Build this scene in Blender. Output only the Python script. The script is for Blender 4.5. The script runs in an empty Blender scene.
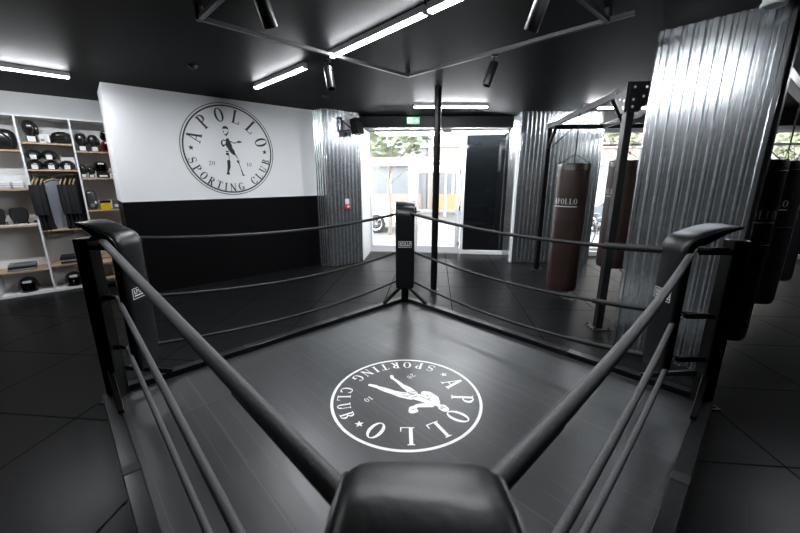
import bpy, bmesh, math, random
from mathutils import Vector, Matrix
random.seed(7)
C = bpy.context.scene.collection
R = math.radians
sin, cos, pi = math.sin, math.cos, math.pi

# ------------------------------------------------------------------ materials
def mat(name, col, rough=.5, metal=0, spec=.5, emit=None, estr=1, bump=None, noise=None, coat=0, aniso=0):
    m = bpy.data.materials.new(name); m.use_nodes = True
    nt = m.node_tree; b = nt.nodes['Principled BSDF']
    b.inputs['Base Color'].default_value = (*col, 1)
    b.inputs['Roughness'].default_value = rough
    b.inputs['Metallic'].default_value = metal
    b.inputs['Specular IOR Level'].default_value = spec
    b.inputs['Coat Weight'].default_value = coat
    if emit:
        b.inputs['Emission Color'].default_value = (*emit, 1); b.inputs['Emission Strength'].default_value = estr
    tc = None
    if bump or noise:
        tc = nt.nodes.new('ShaderNodeTexCoord')
    if bump:
        sc, st = bump
        n = nt.nodes.new('ShaderNodeTexNoise'); n.inputs['Scale'].default_value = sc; n.inputs['Detail'].default_value = 4
        bp = nt.nodes.new('ShaderNodeBump'); bp.inputs['Strength'].default_value = st; bp.inputs['Distance'].default_value = .01
        nt.links.new(tc.outputs['Object'], n.inputs['Vector']); nt.links.new(n.outputs['Fac'], bp.inputs['Height'])
        nt.links.new(bp.outputs['Normal'], b.inputs['Normal'])
    if noise:
        sc, col2, lo, hi = noise
        n = nt.nodes.new('ShaderNodeTexNoise'); n.inputs['Scale'].default_value = sc; n.inputs['Detail'].default_value = 5
        cr = nt.nodes.new('ShaderNodeMapRange'); cr.inputs['From Min'].default_value = lo; cr.inputs['From Max'].default_value = hi
        mx = nt.nodes.new('ShaderNodeMix'); mx.data_type = 'RGBA'
        mx.inputs[6].default_value = (*col, 1); mx.inputs[7].default_value = (*col2, 1)
        nt.links.new(tc.outputs['Object'], n.inputs['Vector']); nt.links.new(n.outputs['Fac'], cr.inputs['Value'])
        nt.links.new(cr.outputs['Result'], mx.inputs[0]); nt.links.new(mx.outputs[2], b.inputs['Base Color'])
    return m

def math_node(nt, op, a, b=None, c=None):
    n = nt.nodes.new('ShaderNodeMath'); n.operation = op
    for i, v in enumerate((a, b, c)):
        if v is None: continue
        if isinstance(v, (int, float)): n.inputs[i].default_value = v
        else: nt.links.new(v, n.inputs[i])
    return n.outputs[0]

def seam_fac(nt, coord, period, width, offset=0):
    a = math_node(nt, 'ADD', coord, offset)
    p = math_node(nt, 'PINGPONG', a, period / 2)     # 0 at seams
    return math_node(nt, 'LESS_THAN', p, width / 2)

def floor_mat():
    m = mat('rubber_floor', (.022, .023, .025), .40, spec=.05)
    nt = m.node_tree; b = nt.nodes['Principled BSDF']
    tc = nt.nodes.new('ShaderNodeTexCoord'); mp = nt.nodes.new('ShaderNodeMapping')
    mp.inputs['Rotation'].default_value = (0, 0, R(5.5)); nt.links.new(tc.outputs['Object'], mp.inputs['Vector'])
    sx = nt.nodes.new('ShaderNodeSeparateXYZ'); nt.links.new(mp.outputs[0], sx.inputs[0])
    f1 = seam_fac(nt, sx.outputs[0], 1.0, .015, .72); f2 = seam_fac(nt, sx.outputs[1], .93, .015, .66)
    f = math_node(nt, 'MAXIMUM', f1, f2)
    n = nt.nodes.new('ShaderNodeTexNoise'); n.inputs['Scale'].default_value = 3; n.inputs['Detail'].default_value = 6
    nt.links.new(tc.outputs['Object'], n.inputs['Vector'])
    n2 = nt.nodes.new('ShaderNodeTexNoise'); n2.inputs['Scale'].default_value = 160; n2.inputs['Detail'].default_value = 2
    nt.links.new(tc.outputs['Object'], n2.inputs['Vector'])
    mx0 = nt.nodes.new('ShaderNodeMix'); mx0.data_type = 'RGBA'
    mx0.inputs[6].default_value = (.0055, .0057, .0060, 1); mx0.inputs[7].default_value = (.0090, .0092, .0096, 1)
    nt.links.new(n.outputs['Fac'], mx0.inputs[0])
    mx = nt.nodes.new('ShaderNodeMix'); mx.data_type = 'RGBA'
    nt.links.new(f, mx.inputs[0]); nt.links.new(mx0.outputs[2], mx.inputs[6]); mx.inputs[7].default_value = (.003, .003, .003, 1)
    nt.links.new(mx.outputs[2], b.inputs['Base Color'])
    rg = nt.nodes.new('ShaderNodeMapRange'); rg.inputs['To Min'].default_value = .26; rg.inputs['To Max'].default_value = .34
    nt.links.new(n.outputs['Fac'], rg.inputs['Value'])
    nt.links.new(math_node(nt, 'MAXIMUM', rg.outputs[0], math_node(nt, 'MULTIPLY', f, .9)), b.inputs['Roughness'])
    bp = nt.nodes.new('ShaderNodeBump'); bp.inputs['Strength'].default_value = .3; bp.inputs['Distance'].default_value = .003
    h = math_node(nt, 'SUBTRACT', math_node(nt, 'MULTIPLY', n2.outputs['Fac'], .08), f)
    nt.links.new(h, bp.inputs['Height']); nt.links.new(bp.outputs['Normal'], b.inputs['Normal'])
    return m

def canvas_mat():
    m = mat('ring_mat_vinyl', (.045, .047, .05), .4, spec=.5)
    nt = m.node_tree; b = nt.nodes['Principled BSDF']
    tc = nt.nodes.new('ShaderNodeTexCoord')
    sx = nt.nodes.new('ShaderNodeSeparateXYZ'); nt.links.new(tc.outputs['Object'], sx.inputs[0])
    # mats run along local Y; long embossed strips .12 m, a cross joint at y = 1.07
    f1 = seam_fac(nt, sx.outputs[0], .116, .0035, .04)
    f3 = seam_fac(nt, sx.outputs[0], 1.0, .007, .21)
    f2 = seam_fac(nt, sx.outputs[1], 1.98, .008, .91)
    g = math_node(nt, 'MAXIMUM', f3, f2)
    brk = nt.nodes.new('ShaderNodeTexNoise'); brk.inputs['Scale'].default_value = 1.3
    nt.links.new(tc.outputs['Object'], brk.inputs['Vector'])
    f1b = math_node(nt, 'MULTIPLY', f1, math_node(nt, 'GREATER_THAN', brk.outputs['Fac'], .47))
    n = nt.nodes.new('ShaderNodeTexNoise'); n.inputs['Scale'].default_value = 2.2; n.inputs['Detail'].default_value = 6
    nt.links.new(tc.outputs['Object'], n.inputs['Vector'])
    mx0 = nt.nodes.new('ShaderNodeMix'); mx0.data_type = 'RGBA'
    mx0.inputs[6].default_value = (.022, .0228, .024, 1); mx0.inputs[7].default_value = (.033, .034, .0355, 1)
    nt.links.new(n.outputs['Fac'], mx0.inputs[0])
    mx = nt.nodes.new('ShaderNodeMix'); mx.data_type = 'RGBA'
    nt.links.new(math_node(nt, 'MULTIPLY', f1b, .45), mx.inputs[0]); nt.links.new(mx0.outputs[2], mx.inputs[6]); mx.inputs[7].default_value = (.11, .113, .117, 1)
    mx2 = nt.nodes.new('ShaderNodeMix'); mx2.data_type = 'RGBA'
    nt.links.new(math_node(nt, 'MULTIPLY', g, .5), mx2.inputs[0]); nt.links.new(mx.outputs[2], mx2.inputs[6]); mx2.inputs[7].default_value = (.09, .092, .095, 1)
    nt.links.new(mx2.outputs[2], b.inputs['Base Color'])
    # streaky gloss along the strips
    mp = nt.nodes.new('ShaderNodeMapping'); mp.inputs['Scale'].default_value = (9, .7, 1); nt.links.new(tc.outputs['Object'], mp.inputs['Vector'])
    n3 = nt.nodes.new('ShaderNodeTexNoise'); n3.inputs['Scale'].default_value = 1.5; n3.inputs['Detail'].default_value = 3
    nt.links.new(mp.outputs[0], n3.inputs['Vector'])
    rg = nt.nodes.new('ShaderNodeMapRange'); rg.inputs['From Min'].default_value = .3; rg.inputs['From Max'].default_value = .7
    rg.inputs['To Min'].default_value = .30; rg.inputs['To Max'].default_value = .40
    nt.links.new(n3.outputs['Fac'], rg.inputs['Value']); nt.links.new(rg.outputs[0], b.inputs['Roughness'])
    wv = math_node(nt, 'SINE', math_node(nt, 'MULTIPLY', sx.outputs[0], 2 * pi / .0117))
    bp = nt.nodes.new('ShaderNodeBump'); bp.inputs['Strength'].default_value = .25; bp.inputs['Distance'].default_value = .002
    h = math_node(nt, 'SUBTRACT', math_node(nt, 'MULTIPLY', n3.outputs['Fac'], 1.2), math_node(nt, 'MULTIPLY', math_node(nt, 'MAXIMUM', f1, g), 1))
    nt.links.new(h, bp.inputs['Height']); nt.links.new(bp.outputs['Normal'], b.inputs['Normal'])
    return m

def galv_mat():
    m = mat('galvanised_steel', (.72, .76, .78), .20, .97)
    nt = m.node_tree; b = nt.nodes['Principled BSDF']
    tc = nt.nodes.new('ShaderNodeTexCoord')
    n = nt.nodes.new('ShaderNodeTexNoise'); n.inputs['Scale'].default_value = 18; n.inputs['Detail'].default_value = 4
    nt.links.new(tc.outputs['Object'], n.inputs['Vector'])
    mr = nt.nodes.new('ShaderNodeMapRange'); mr.inputs['From Min'].default_value = .35; mr.inputs['From Max'].default_value = .65
    nt.links.new(n.outputs['Fac'], mr.inputs['Value'])
    mx = nt.nodes.new('ShaderNodeMix'); mx.data_type = 'RGBA'; nt.links.new(mr.outputs[0], mx.inputs[0])
    mx.inputs[6].default_value = (.76, .81, .84, 1); mx.inputs[7].default_value = (.93, .96, .98, 1)
    nt.links.new(mx.outputs[2], b.inputs['Base Color'])
    return m

def glass_mat(name='clear_glass', tint=(.97, .98, .98), refl=.08):
    m = bpy.data.materials.new(name); m.use_nodes = True; nt = m.node_tree
    nt.nodes.clear(); o = nt.nodes.new('ShaderNodeOutputMaterial')
    t = nt.nodes.new('ShaderNodeBsdfTransparent'); t.inputs[0].default_value = (*tint, 1)
    g = nt.nodes.new('ShaderNodeBsdfGlossy'); g.inputs['Roughness'].default_value = .02
    fr = nt.nodes.new('ShaderNodeFresnel'); fr.inputs[0].default_value = 1.45
    ms = nt.nodes.new('ShaderNodeMixShader'); nt.links.new(fr.outputs[0], ms.inputs[0])
    nt.links.new(t.outputs[0], ms.inputs[1]); nt.links.new(g.outputs[0], ms.inputs[2]); nt.links.new(ms.outputs[0], o.inputs[0])
    return m

def wood_mat(name, c1, c2):
    m = mat(name, c1, .5)
    nt = m.node_tree; b = nt.nodes['Principled BSDF']
    tc = nt.nodes.new('ShaderNodeTexCoord'); mp = nt.nodes.new('ShaderNodeMapping'); mp.inputs['Scale'].default_value = (1.5, 14, 14)
    nt.links.new(tc.outputs['Object'], mp.inputs[0])
    n = nt.nodes.new('ShaderNodeTexNoise'); n.inputs['Scale'].default_value = 3; n.inputs['Detail'].default_value = 5; nt.links.new(mp.outputs[0], n.inputs['Vector'])
    mx = nt.nodes.new('ShaderNodeMix'); mx.data_type = 'RGBA'; nt.links.new(n.outputs['Fac'], mx.inputs[0])
    mx.inputs[6].default_value = (*c1, 1); mx.inputs[7].default_value = (*c2, 1); nt.links.new(mx.outputs[2], b.inputs['Base Color'])
    return m

M = dict(
    floor=floor_mat(), canvas=canvas_mat(), galv=galv_mat(), glass=glass_mat(),
    ceil=mat('ceiling_black_paint', (.0032, .0034, .0038), .5, spec=.025, bump=(8, .12)),
    white=mat('wall_white_paint', (.88, .89, .90), .65, bump=(60, .05)),
    wallblack=mat('wall_black_paint', (.005, .005, .0055), .45, spec=.06, bump=(40, .08)),
    greywall=mat('grey_paint', (.80, .81, .82), .7),
    black=mat('black_powder_steel', (.005, .005, .0055), .36, spec=.22),
    blackmatt=mat('black_matt_steel', (.009, .009, .0095), .55, spec=.3),
    rail=mat('black_gloss_steel', (.005, .005, .0055), .28, spec=.25),
    leather=mat('black_pad_leather', (.006, .0062, .0065), .36, spec=.25, bump=(35, .12)),
    trimcord=mat('grey_piping', (.45, .46, .47), .4),
    rope=mat('rope_sleeve_grey', (.078, .080, .083), .55, spec=.2, bump=(120, .2)),
    ropeblack=mat('rope_black', (.014, .0145, .0155), .5, spec=.25, bump=(150, .2)),
    chrome=mat('chrome', (.8, .8, .8), .15, 1),
    paint=mat('mat_print_white', (.82, .83, .82), .5),
    ink=mat('wall_print_black', (.018, .018, .02), .6),
    label=mat('label_print_white', (.75, .76, .76), .5),
    taglabel=mat('label_print_grey', (.50, .50, .50), .5),
    shelfwhite=mat('white_melamine', (.82, .83, .83), .45),
    shelfback=mat('grey_melamine_back', (.80, .80, .79), .6),
    wood=wood_mat('beech_board', (.58, .42, .28), (.48, .33, .20)),
    brownbag=mat('dark_brown_leather', (.022, .0125, .0105), .36, spec=.45, bump=(25, .25), noise=(3, (.032, .018, .015), .35, .65)),
    blackbag=mat('black_bag_leather', (.007, .007, .008), .36, spec=.4, bump=(25, .2)),
    bag_seam=mat('bag_stitching_grey', (.20, .20, .20), .5),
    led=mat('led_diffuser', (.9, .9, .9), .4, emit=(.93, .96, 1), estr=50),
    exitgreen=mat('exit_sign_green', (.05, .30, .14), .4, emit=(.10, .42, .20), estr=.3),
    exitwhite=mat('exit_sign_white', (.8, .9, .8), .4, emit=(.8, 1, .85), estr=.6),
    frame=mat('white_aluminium', (.78, .79, .80), .35),
    panel=mat('black_gloss_panel', (.006, .007, .008), .05, spec=.8),
    red=mat('red_plastic', (.55, .02, .02), .4),
    redglove=mat('red_leather', (.16, .02, .015), .3),
    whiteplastic=mat('white_plastic', (.75, .75, .75), .4),
    blackcloth=mat('black_cloth', (.006, .006, .007), .8, bump=(20, .6)),
    greycloth=mat('grey_cloth', (.27, .29, .33), .85, bump=(20, .6)),
    darkcloth=mat('dark_navy_cloth', (.009, .010, .014), .8, bump=(20, .6)),
    yellow=mat('yellow_pack', (.75, .50, .01), .4),
    teal=mat('teal_pack', (.03, .12, .17), .4), brown=mat('brown_pack', (.22, .10, .05), .5),
    pink=mat('pink_card', (.62, .28, .24), .5), card=mat('grey_card', (.20, .22, .23), .4),
    clearbag=mat('smoky_plastic', (.06, .06, .065), .15, spec=.8),
    gloss=mat('black_gloss_leather', (.012, .012, .012), .22, spec=.7),
    track=mat('track_grey_black', (.03, .03, .031), .3),
    asphalt=mat('asphalt', (.07, .068, .066), .8), pave=mat('pavement_stone', (.10, .097, .093), .8, noise=(2, (.085, .082, .079), .4, .6)),
    facade=mat('cream_render', (.12, .105, .09), .8), facade2=mat('pale_grey_render', (.095, .10, .105), .8),
    facade3=mat('pink_render', (.13, .095, .08), .8),
    winblue=mat('far_window_glass', (.08, .085, .09), .2), orange=mat('orange_shopfront', (.22, .11, .045), .6),
    whitecloth=mat('white_canvas', (.6, .6, .6), .7),
    carsilver=mat('silver_car_paint', (.14, .155, .175), .25, .3), carwhite=mat('white_car_paint', (.8, .8, .8), .25),
    carglass=mat('car_glass', (.03, .035, .04), .08), tyre=mat('tyre_rubber', (.02, .02, .02), .8),
    bark=mat('bark', (.14, .12, .10), .9), leaf=mat('leaves', (.09, .11, .055), .7, noise=(3, (.13, .145, .085), .4, .6)),
    stone=mat('far_stone', (.15, .13, .10), .9),
)

# ------------------------------------------------------------------ mesh builder
class MB:
    def __init__(s): s.v = []; s.f = []; s.m = []; s.mi = 0
    def add(s, vs, fs, mi=None, T=None):
        o = len(s.v)
        for p in vs:
            p = Vector(p)
            if T is not None: p = T @ p
            s.v.append(p)
        for f in fs: s.f.append([i + o for i in f]); s.m.append(s.mi if mi is None else mi)
        return s
    def box(s, x0, y0, z0, x1, y1, z1, T=None, mi=None):
        vs = [(x, y, z) for x in (x0, x1) for y in (y0, y1) for z in (z0, z1)]
        return s.add(vs, [(0, 1, 3, 2), (4, 6, 7, 5), (0, 4, 5, 1), (2, 3, 7, 6), (0, 2, 6, 4), (1, 5, 7, 3)], mi, T)
    def cbox(s, c, d, T=None, mi=None):
        return s.box(c[0]-d[0]/2, c[1]-d[1]/2, c[2]-d[2]/2, c[0]+d[0]/2, c[1]+d[1]/2, c[2]+d[2]/2, T, mi)
    def bar(s, a, b, w, h=None, mi=None, up=(0, 0, 1)):
        h = h or w; a = Vector(a); b = Vector(b); d = (b - a); L = d.length; d.normalize()
        u = Vector(up)
        if abs(d.dot(u)) > .98: u = Vector((1, 0, 0))
        x = d.cross(u).normalized(); z = x.cross(d)
        T = Matrix.Translation(a) @ Matrix((x, d, z)).transposed().to_4x4()
        return s.box(-w/2, 0, -h/2, w/2, L, h/2, T, mi)
    def lathe(s, prof, n=24, T=None, mi=None, axis=None):
        vs = []; fs = []
        for r, z in prof:
            for k in range(n): a = 2*pi*k/n; vs.append((r*cos(a), r*sin(a), z))
        for i in range(len(prof)-1):
            for k in range(n):
                k2 = (k+1) % n; fs.append((i*n+k, i*n+k2, (i+1)*n+k2, (i+1)*n+k))
        fs.append(tuple(range(n))[::-1]); fs.append(tuple((len(prof)-1)*n+k for k in range(n)))
        return s.add(vs, fs, mi, T)
    def cyl(s, a, b, r, r2=None, n=16, mi=None):
        a = Vector(a); b = Vector(b); d = b - a; L = d.length
        q = Vector((0, 0, 1)).rotation_difference(d)
        T = Matrix.Translation(a) @ q.to_matrix().to_4x4()
        return s.lathe([(r, 0), (r if r2 is None else r2, L)], n, T, mi)
    def tube(s, pts, r, n=10, mi=None, twist=0, closed=False):
        pts = [Vector(p) for p in pts]; N = len(pts); vs = []; fs = []
        prev = None; dist = 0
        for i, p in enumerate(pts):
            a = pts[(i-1) % N] if (i or closed) else p; b = pts[(i+1) % N] if (i < N-1 or closed) else p
            d = (b - a).normalized()
            if prev is None:
                u = Vector((0, 0, 1)) if abs(d.z) < .9 else Vector((1, 0, 0))
                x = d.cross(u).normalized()
            else:
                x = (prev - d*prev.dot(d)).normalized()
            prev = x; z = x.cross(d)
            if i: dist += (p - pts[i-1]).length
            rr = r(i/(N-1)) if callable(r) else r
            for k in range(n):
                th = 2*pi*k/n
                q = rr
                if twist: q = rr*(1 + .11*abs(sin(1.5*(th - dist*twist)))-.06)
                vs.append(p + x*cos(th)*q + z*sin(th)*q)
        for i in range(N-1 if not closed else N):
            for k in range(n):
                k2 = (k+1) % n; j = (i+1) % N
                fs.append((i*n+k, i*n+k2, j*n+k2, j*n+k))
        if not closed:
            fs.append(tuple(range(n))[::-1]); fs.append(tuple((N-1)*n+k for k in range(n)))
        return s.add(vs, fs, mi)
    def ell(s, c, d, T=None, n=16, m=10, mi=None, p=1.0):
        vs = []; fs = []
        sg = lambda v: (abs(v)**p)*(1 if v >= 0 else -1)
        for i in range(m+1):
            ph = pi*i/m
            for k in range(n):
                th = 2*pi*k/n
                vs.append((c[0]+d[0]/2*sg(sin(ph))*sg(cos(th)), c[1]+d[1]/2*sg(sin(ph))*sg(sin(th)), c[2]-d[2]/2*sg(cos(ph))))
        for i in range(m):
            for k in range(n):
                k2 = (k+1) % n; fs.append((i*n+k, i*n+k2, (i+1)*n+k2, (i+1)*n+k))
        return s.add(vs, fs, mi, T)
    def prism(s, poly, z0, z1, T=None, mi=None):
        n = len(poly); vs = [(x, y, z0) for x, y in poly] + [(x, y, z1) for x, y in poly]
        fs = [tuple(range(n))[::-1], tuple(range(n, 2*n))] + [(i, (i+1) % n, (i+1) % n+n, i+n) for i in range(n)]
        return s.add(vs, fs, mi, T)
    def build(s, name, mats, parent=None, bevel=0, seg=2, smooth=30, loc=None, rz=0):
        me = bpy.data.meshes.new(name); me.from_pydata([tuple(p) for p in s.v], [], s.f)
        if not isinstance(mats, (list, tuple)): mats = [mats]
        for m in mats: me.materials.append(m)
        me.polygons.foreach_set('material_index', s.m)
        bm = bmesh.new(); bm.from_mesh(me); bmesh.ops.recalc_face_normals(bm, faces=bm.faces); bm.to_mesh(me); bm.free()
        if smooth:
            me.polygons.foreach_set('use_smooth', [True]*len(me.polygons)); me.set_sharp_from_angle(angle=R(smooth))
        me.update()
        o = bpy.data.objects.new(name, me); C.objects.link(o)
        if parent: o.parent = parent
        if loc: o.location = loc
        if rz: o.rotation_euler = (0, 0, rz)
        if bevel:
            b = o.modifiers.new('bevel', 'BEVEL'); b.width = bevel; b.segments = seg; b.limit_method = 'ANGLE'; b.angle_limit = R(40)
            b.harden_normals = False
        return o

def thing(name, label, cat, loc=(0, 0, 0), rz=0, group=None):
    o = bpy.data.objects.new(name, None); C.objects.link(o); o.empty_display_size = .1
    o.location = loc; o.rotation_euler = (0, 0, rz); tag(o, label, cat, group); return o
def tag(o, label, cat, group=None):
    o['label'] = label; o['category'] = cat
    if group: o['group'] = group
    return o
def struct(o): o['kind'] = 'structure'; return o
def copy_thing(o, loc=None, rz=None, label=None):
    c = o.copy(); C.objects.link(c)
    if loc is not None: c.location = loc
    if rz is not None: c.rotation_euler = (0, 0, rz)
    if label: c['label'] = label
    def rec(src, dst):
        for ch in list(src.children):
            k = ch.copy(); C.objects.link(k); k.parent = dst; rec(ch, k)
    rec(o, c); return c

# ------------------------------------------------------------------ lettering (own serif glyphs, cap height 1)
def rct(x0, y0, x1, y1): return [[(x0, y0), (x1, y0), (x1, y1), (x0, y1)]]
def stroke(pts, ws):
    out = []; L = []
    for i, (x, y) in enumerate(pts):
        a = pts[max(i-1, 0)]; b = pts[min(i+1, len(pts)-1)]
        dx, dy = b[0]-a[0], b[1]-a[1]; l = math.hypot(dx, dy) or 1
        w = ws[i] if isinstance(ws, (list, tuple)) else ws
        L.append(((x-dy/l*w/2, y+dx/l*w/2), (x+dy/l*w/2, y-dx/l*w/2)))
    for i in range(len(L)-1): out.append([L[i][0], L[i+1][0], L[i+1][1], L[i][1]])
    return out
def arc(cx, cy, rx, ry, a0, a1, thick, thin, n=18):
    """elliptical stroke, heavy on its sides and light at top and bottom"""
    out = []
    P = []
    for i in range(n+1):
        a = R(a0+(a1-a0)*i/n)
        P.append(((cx+rx*cos(a), cy+ry*sin(a)), (cx+(rx-thick)*cos(a), cy+(ry-thin)*sin(a))))
    for i in range(n): out.append([P[i][0], P[i+1][0], P[i+1][1], P[i][1]])
    return out
ST, TH, SF = .15, .055, .05
def stem(x, w=ST, y0=0, y1=1, s=.07): return rct(x, y0, x+w, y1)+rct(x-s, y0, x+w+s, y0+SF)+rct(x-s, y1-SF, x+w+s, y1)
def glyph(ch):
    if ch == 'A': return stroke([(.10, .0), (.33, 1)], .06)+stroke([(.33, 1), (.58, 0)], .15)+rct(.16, .30, .5, .35)+rct(0, 0, .22, SF)+rct(.44, 0, .7, SF), .7
    if ch == 'P': return stem(.08)+arc(.26, .74, .30, .26, -90, 90, ST, TH)+rct(.2, .95, .28, 1)+rct(.2, .48, .28, .535), .58
    if ch == 'O': return arc(.32, .5, .32, .5, 0, 360, ST, TH, 36), .64
    if ch == 'L': return stem(.08)+rct(.15, 0, .56, SF)+[[(.52, 0), (.58, 0), (.58, .26), (.54, .26)]], .6
    if ch == 'R': return stem(.08)+arc(.26, .75, .28, .25, -90, 90, ST, TH)+rct(.2, .95, .28, 1)+rct(.2, .5, .28, .55)+stroke([(.3, .52), (.52, .02)], .15)+rct(.44, 0, .66, SF), .66
    if ch == 'T': return rct(.24, 0, .39, 1)+rct(.16, 0, .47, SF)+rct(.02, .95, .61, 1)+rct(.02, .76, .06, 1)+rct(.57, .76, .61, 1), .63
    if ch == 'I': return stem(.08), .31
    if ch == 'N': return stem(.08, .06)+stem(.56, .06)+stroke([(.09, .97), (.58, .03)], .15), .7
    if ch == 'G': return arc(.33, .5, .33, .5, 40, 330, ST, TH, 30)+rct(.47, .06, .6, .42)+rct(.36, .4, .66, .45), .68
    if ch == 'C': return arc(.33, .5, .33, .5, 42, 318, ST, TH, 30)+rct(.54, .68, .6, .95)+rct(.54, .05, .6, .26), .64
    if ch == 'U': return rct(.08, .3, .22, 1)+rct(0, .95, .3, 1)+rct(.5, .3, .56, 1)+rct(.42, .95, .64, 1)+arc(.32, .32, .24, .32, 180, 360, .13, TH, 16), .64
    if ch == 'B': return stem(.08)+arc(.26, .76, .25, .24, -90, 90, ST, TH)+arc(.26, .27, .29, .27, -90, 90, ST, TH)+rct(.2, .95, .28, 1)+rct(.2, 0, .28, .05)+rct(.2, .5, .28, .55), .57
    if ch == 'S':
        pts = []; ws = []
        for i in range(13): a = R(25+i*(270-25)/12); pts.append((.29+.21*cos(a), .74+.235*sin(a)))
        for i in range(1, 13): a = R(90-i*(245)/12); pts.append((.29+.23*cos(a), .265+.24*sin(a)))
        n = len(pts)
        for i in range(n): t = i/(n-1); ws.append(.06+.11*math.exp(-((t-.5)/.17)**2))
        return stroke(pts, ws)+rct(.45, .72, .5, .97)+rct(.05, .04, .10, .3), .58
    if ch == '2':
        pts = [(.1, .72)]+[(.28+.19*cos(R(a)), .76+.2*sin(R(a))) for a in range(170, -41, -20)]+[(.1, .06)]
        return stroke(pts, .09)+rct(.06, 0, .52, .1), .56
    if ch == '1': return rct(.16, 0, .28, 1)+rct(.06, 0, .38, SF)+stroke([(.04, .8), (.2, .95)], .07), .44
    if ch == '0': return arc(.26, .5, .24, .5, 0, 360, .11, .07, 24), .52
    return [], .4
def glyph_mesh(mb, ch, T, h, z=0, sx=1.0):
    polys, w = glyph(ch)
    for p in polys:
        zz = z+lift(); vs = [T @ Vector(((x-w/2)*h*sx, (y-.5)*h, zz)) for x, y in p]
        mb.add(vs, [tuple(range(len(p)))])
def text_line(mb, txt, T, h, gap=.12, sx=1.0):
    ws = [glyph(c)[1]*sx for c in txt]; tot = sum(ws)+gap*(len(txt)-1); x = -tot/2
    for c, w in zip(txt, ws):
        glyph_mesh(mb, c, T @ Matrix.Translation(((x+w/2)*h, 0, 0)), h, 0, sx); x += w+gap
def star_poly(r): return [(r*(1 if i % 2 == 0 else .42)*cos(pi/2+i*pi/5), r*(1 if i % 2 == 0 else .42)*sin(pi/2+i*pi/5)) for i in range(10)]
LIFT = [0]
def lift():
    LIFT[0] = (LIFT[0]+1) % 97; return LIFT[0]*1.2e-5      # each ink piece lies a hair above the last
def flat(mb, poly, T, z=0):
    z += lift(); vs = [T @ Vector((x, y, z)) for x, y in poly]; mb.add(vs, [tuple(range(len(vs)))])
def capsule(mb, pts, rs, T, z=0):
    for i in range(len(pts)-1):
        for q in stroke([pts[i], pts[i+1]], [rs[i]*2, rs[i+1]*2]): flat(mb, q, T, z)
    for (x, y), r in zip(pts, rs):
        flat(mb, [(x+r*cos(2*pi*k/14), y+r*sin(2*pi*k/14)) for k in range(14)], T, z)

def emblem_base(mb, T, Rd, rings):
    for r0, r1 in rings:
        n = 128
        for k in range(n):
            a, b = 2*pi*k/n, 2*pi*(k+1)/n
            flat(mb, [(Rd*r0*cos(a), Rd*r0*sin(a)), (Rd*r1*cos(a), Rd*r1*sin(a)), (Rd*r1*cos(b), Rd*r1*sin(b)), (Rd*r0*cos(b), Rd*r0*sin(b))], T)
    def put(ch, ang, rr, h, inward=False, sx=1.0):
        a = R(ang)
        X = Matrix.Translation((Rd*rr*cos(a), Rd*rr*sin(a), 0)) @ Matrix.Rotation(a+(pi/2 if inward else -pi/2), 4, 'Z')
        glyph_mesh(mb, ch, T @ X, h*Rd, 0, sx)
    for ch, ang in zip('APOLLO', (162, 132, 103, 75, 46, 17)): put(ch, ang, .75, .29)
    for ch, ang in zip('SPORTING', (-162, -149, -136, -123, -111, -101, -90, -77)): put(ch, ang, .83, .175, True, 1.1)
    for ch, ang in zip('CLUB', (-54, -42, -29.5, -16)): put(ch, ang, .83, .175, True, 1.1)
    for ang in (180, 0):
        a = R(ang); flat(mb, [(x+Rd*.79*cos(a), y+Rd*.79*sin(a)) for x, y in star_poly(Rd*.06)], T)
    for txt, x in (('20', -.41), ('10', .40)):
        text_line(mb, txt, T @ Matrix.Translation((Rd*x, Rd*-.305, 0)), Rd*.085, .12, 1.3)

def boxer_solid(mb, T, s, T2=None):
    f = lambda pts: [(x*s, y*s) for x, y in pts]; g = lambda rs: [r*s for r in rs]
    capsule(mb, f([(-.17, .49), (-.165, .53)]), g([.060, .055]), T)                     # head
    capsule(mb, f([(-.168, .44), (-.175, .36)]), g([.032, .045]), T)                    # neck
    capsule(mb, f([(-.25, .29), (-.175, .33), (-.10, .35)]), g([.055, .075, .05]), T)   # shoulders
    capsule(mb, f([(-.18, .32), (-.13, .18), (-.075, .04)]), g([.09, .075, .07]), T)    # trunk
    capsule(mb, f([(-.10, .35), (.00, .265), (.045, .235)]), g([.045, .04, .03]), T)    # right arm
    capsule(mb, f([(.045, .235), (.115, .245)]), g([.03, .032]), T)
    capsule(mb, f([(.12, .235), (.165, .27), (.13, .29)]), g([.045, .045, .04]), T)     # right glove
    capsule(mb, f([(-.26, .28), (-.275, .16), (-.235, .12)]), g([.045, .038, .05]), T)  # left arm and glove
    capsule(mb, f([(-.05, .04), (.02, -.08), (.06, -.19)]), g([.075, .062, .045]), T)   # front leg
    capsule(mb, f([(.06, -.19), (.10, -.32), (.14, -.46)]), g([.045, .046, .026]), T)
    capsule(mb, f([(.14, -.47), (.175, -.55)]), g([.032, .026]), T)
    capsule(mb, f([(-.12, .02), (-.145, -.10), (-.145, -.2)]), g([.06, .052, .038]), T) # rear leg
    capsule(mb, f([(-.145, -.2), (-.17, -.36), (-.175, -.45)]), g([.034, .024, .02]), T)
    capsule(mb, f([(-.175, -.46), (-.205, -.51)]), g([.026, .026]), T)
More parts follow.
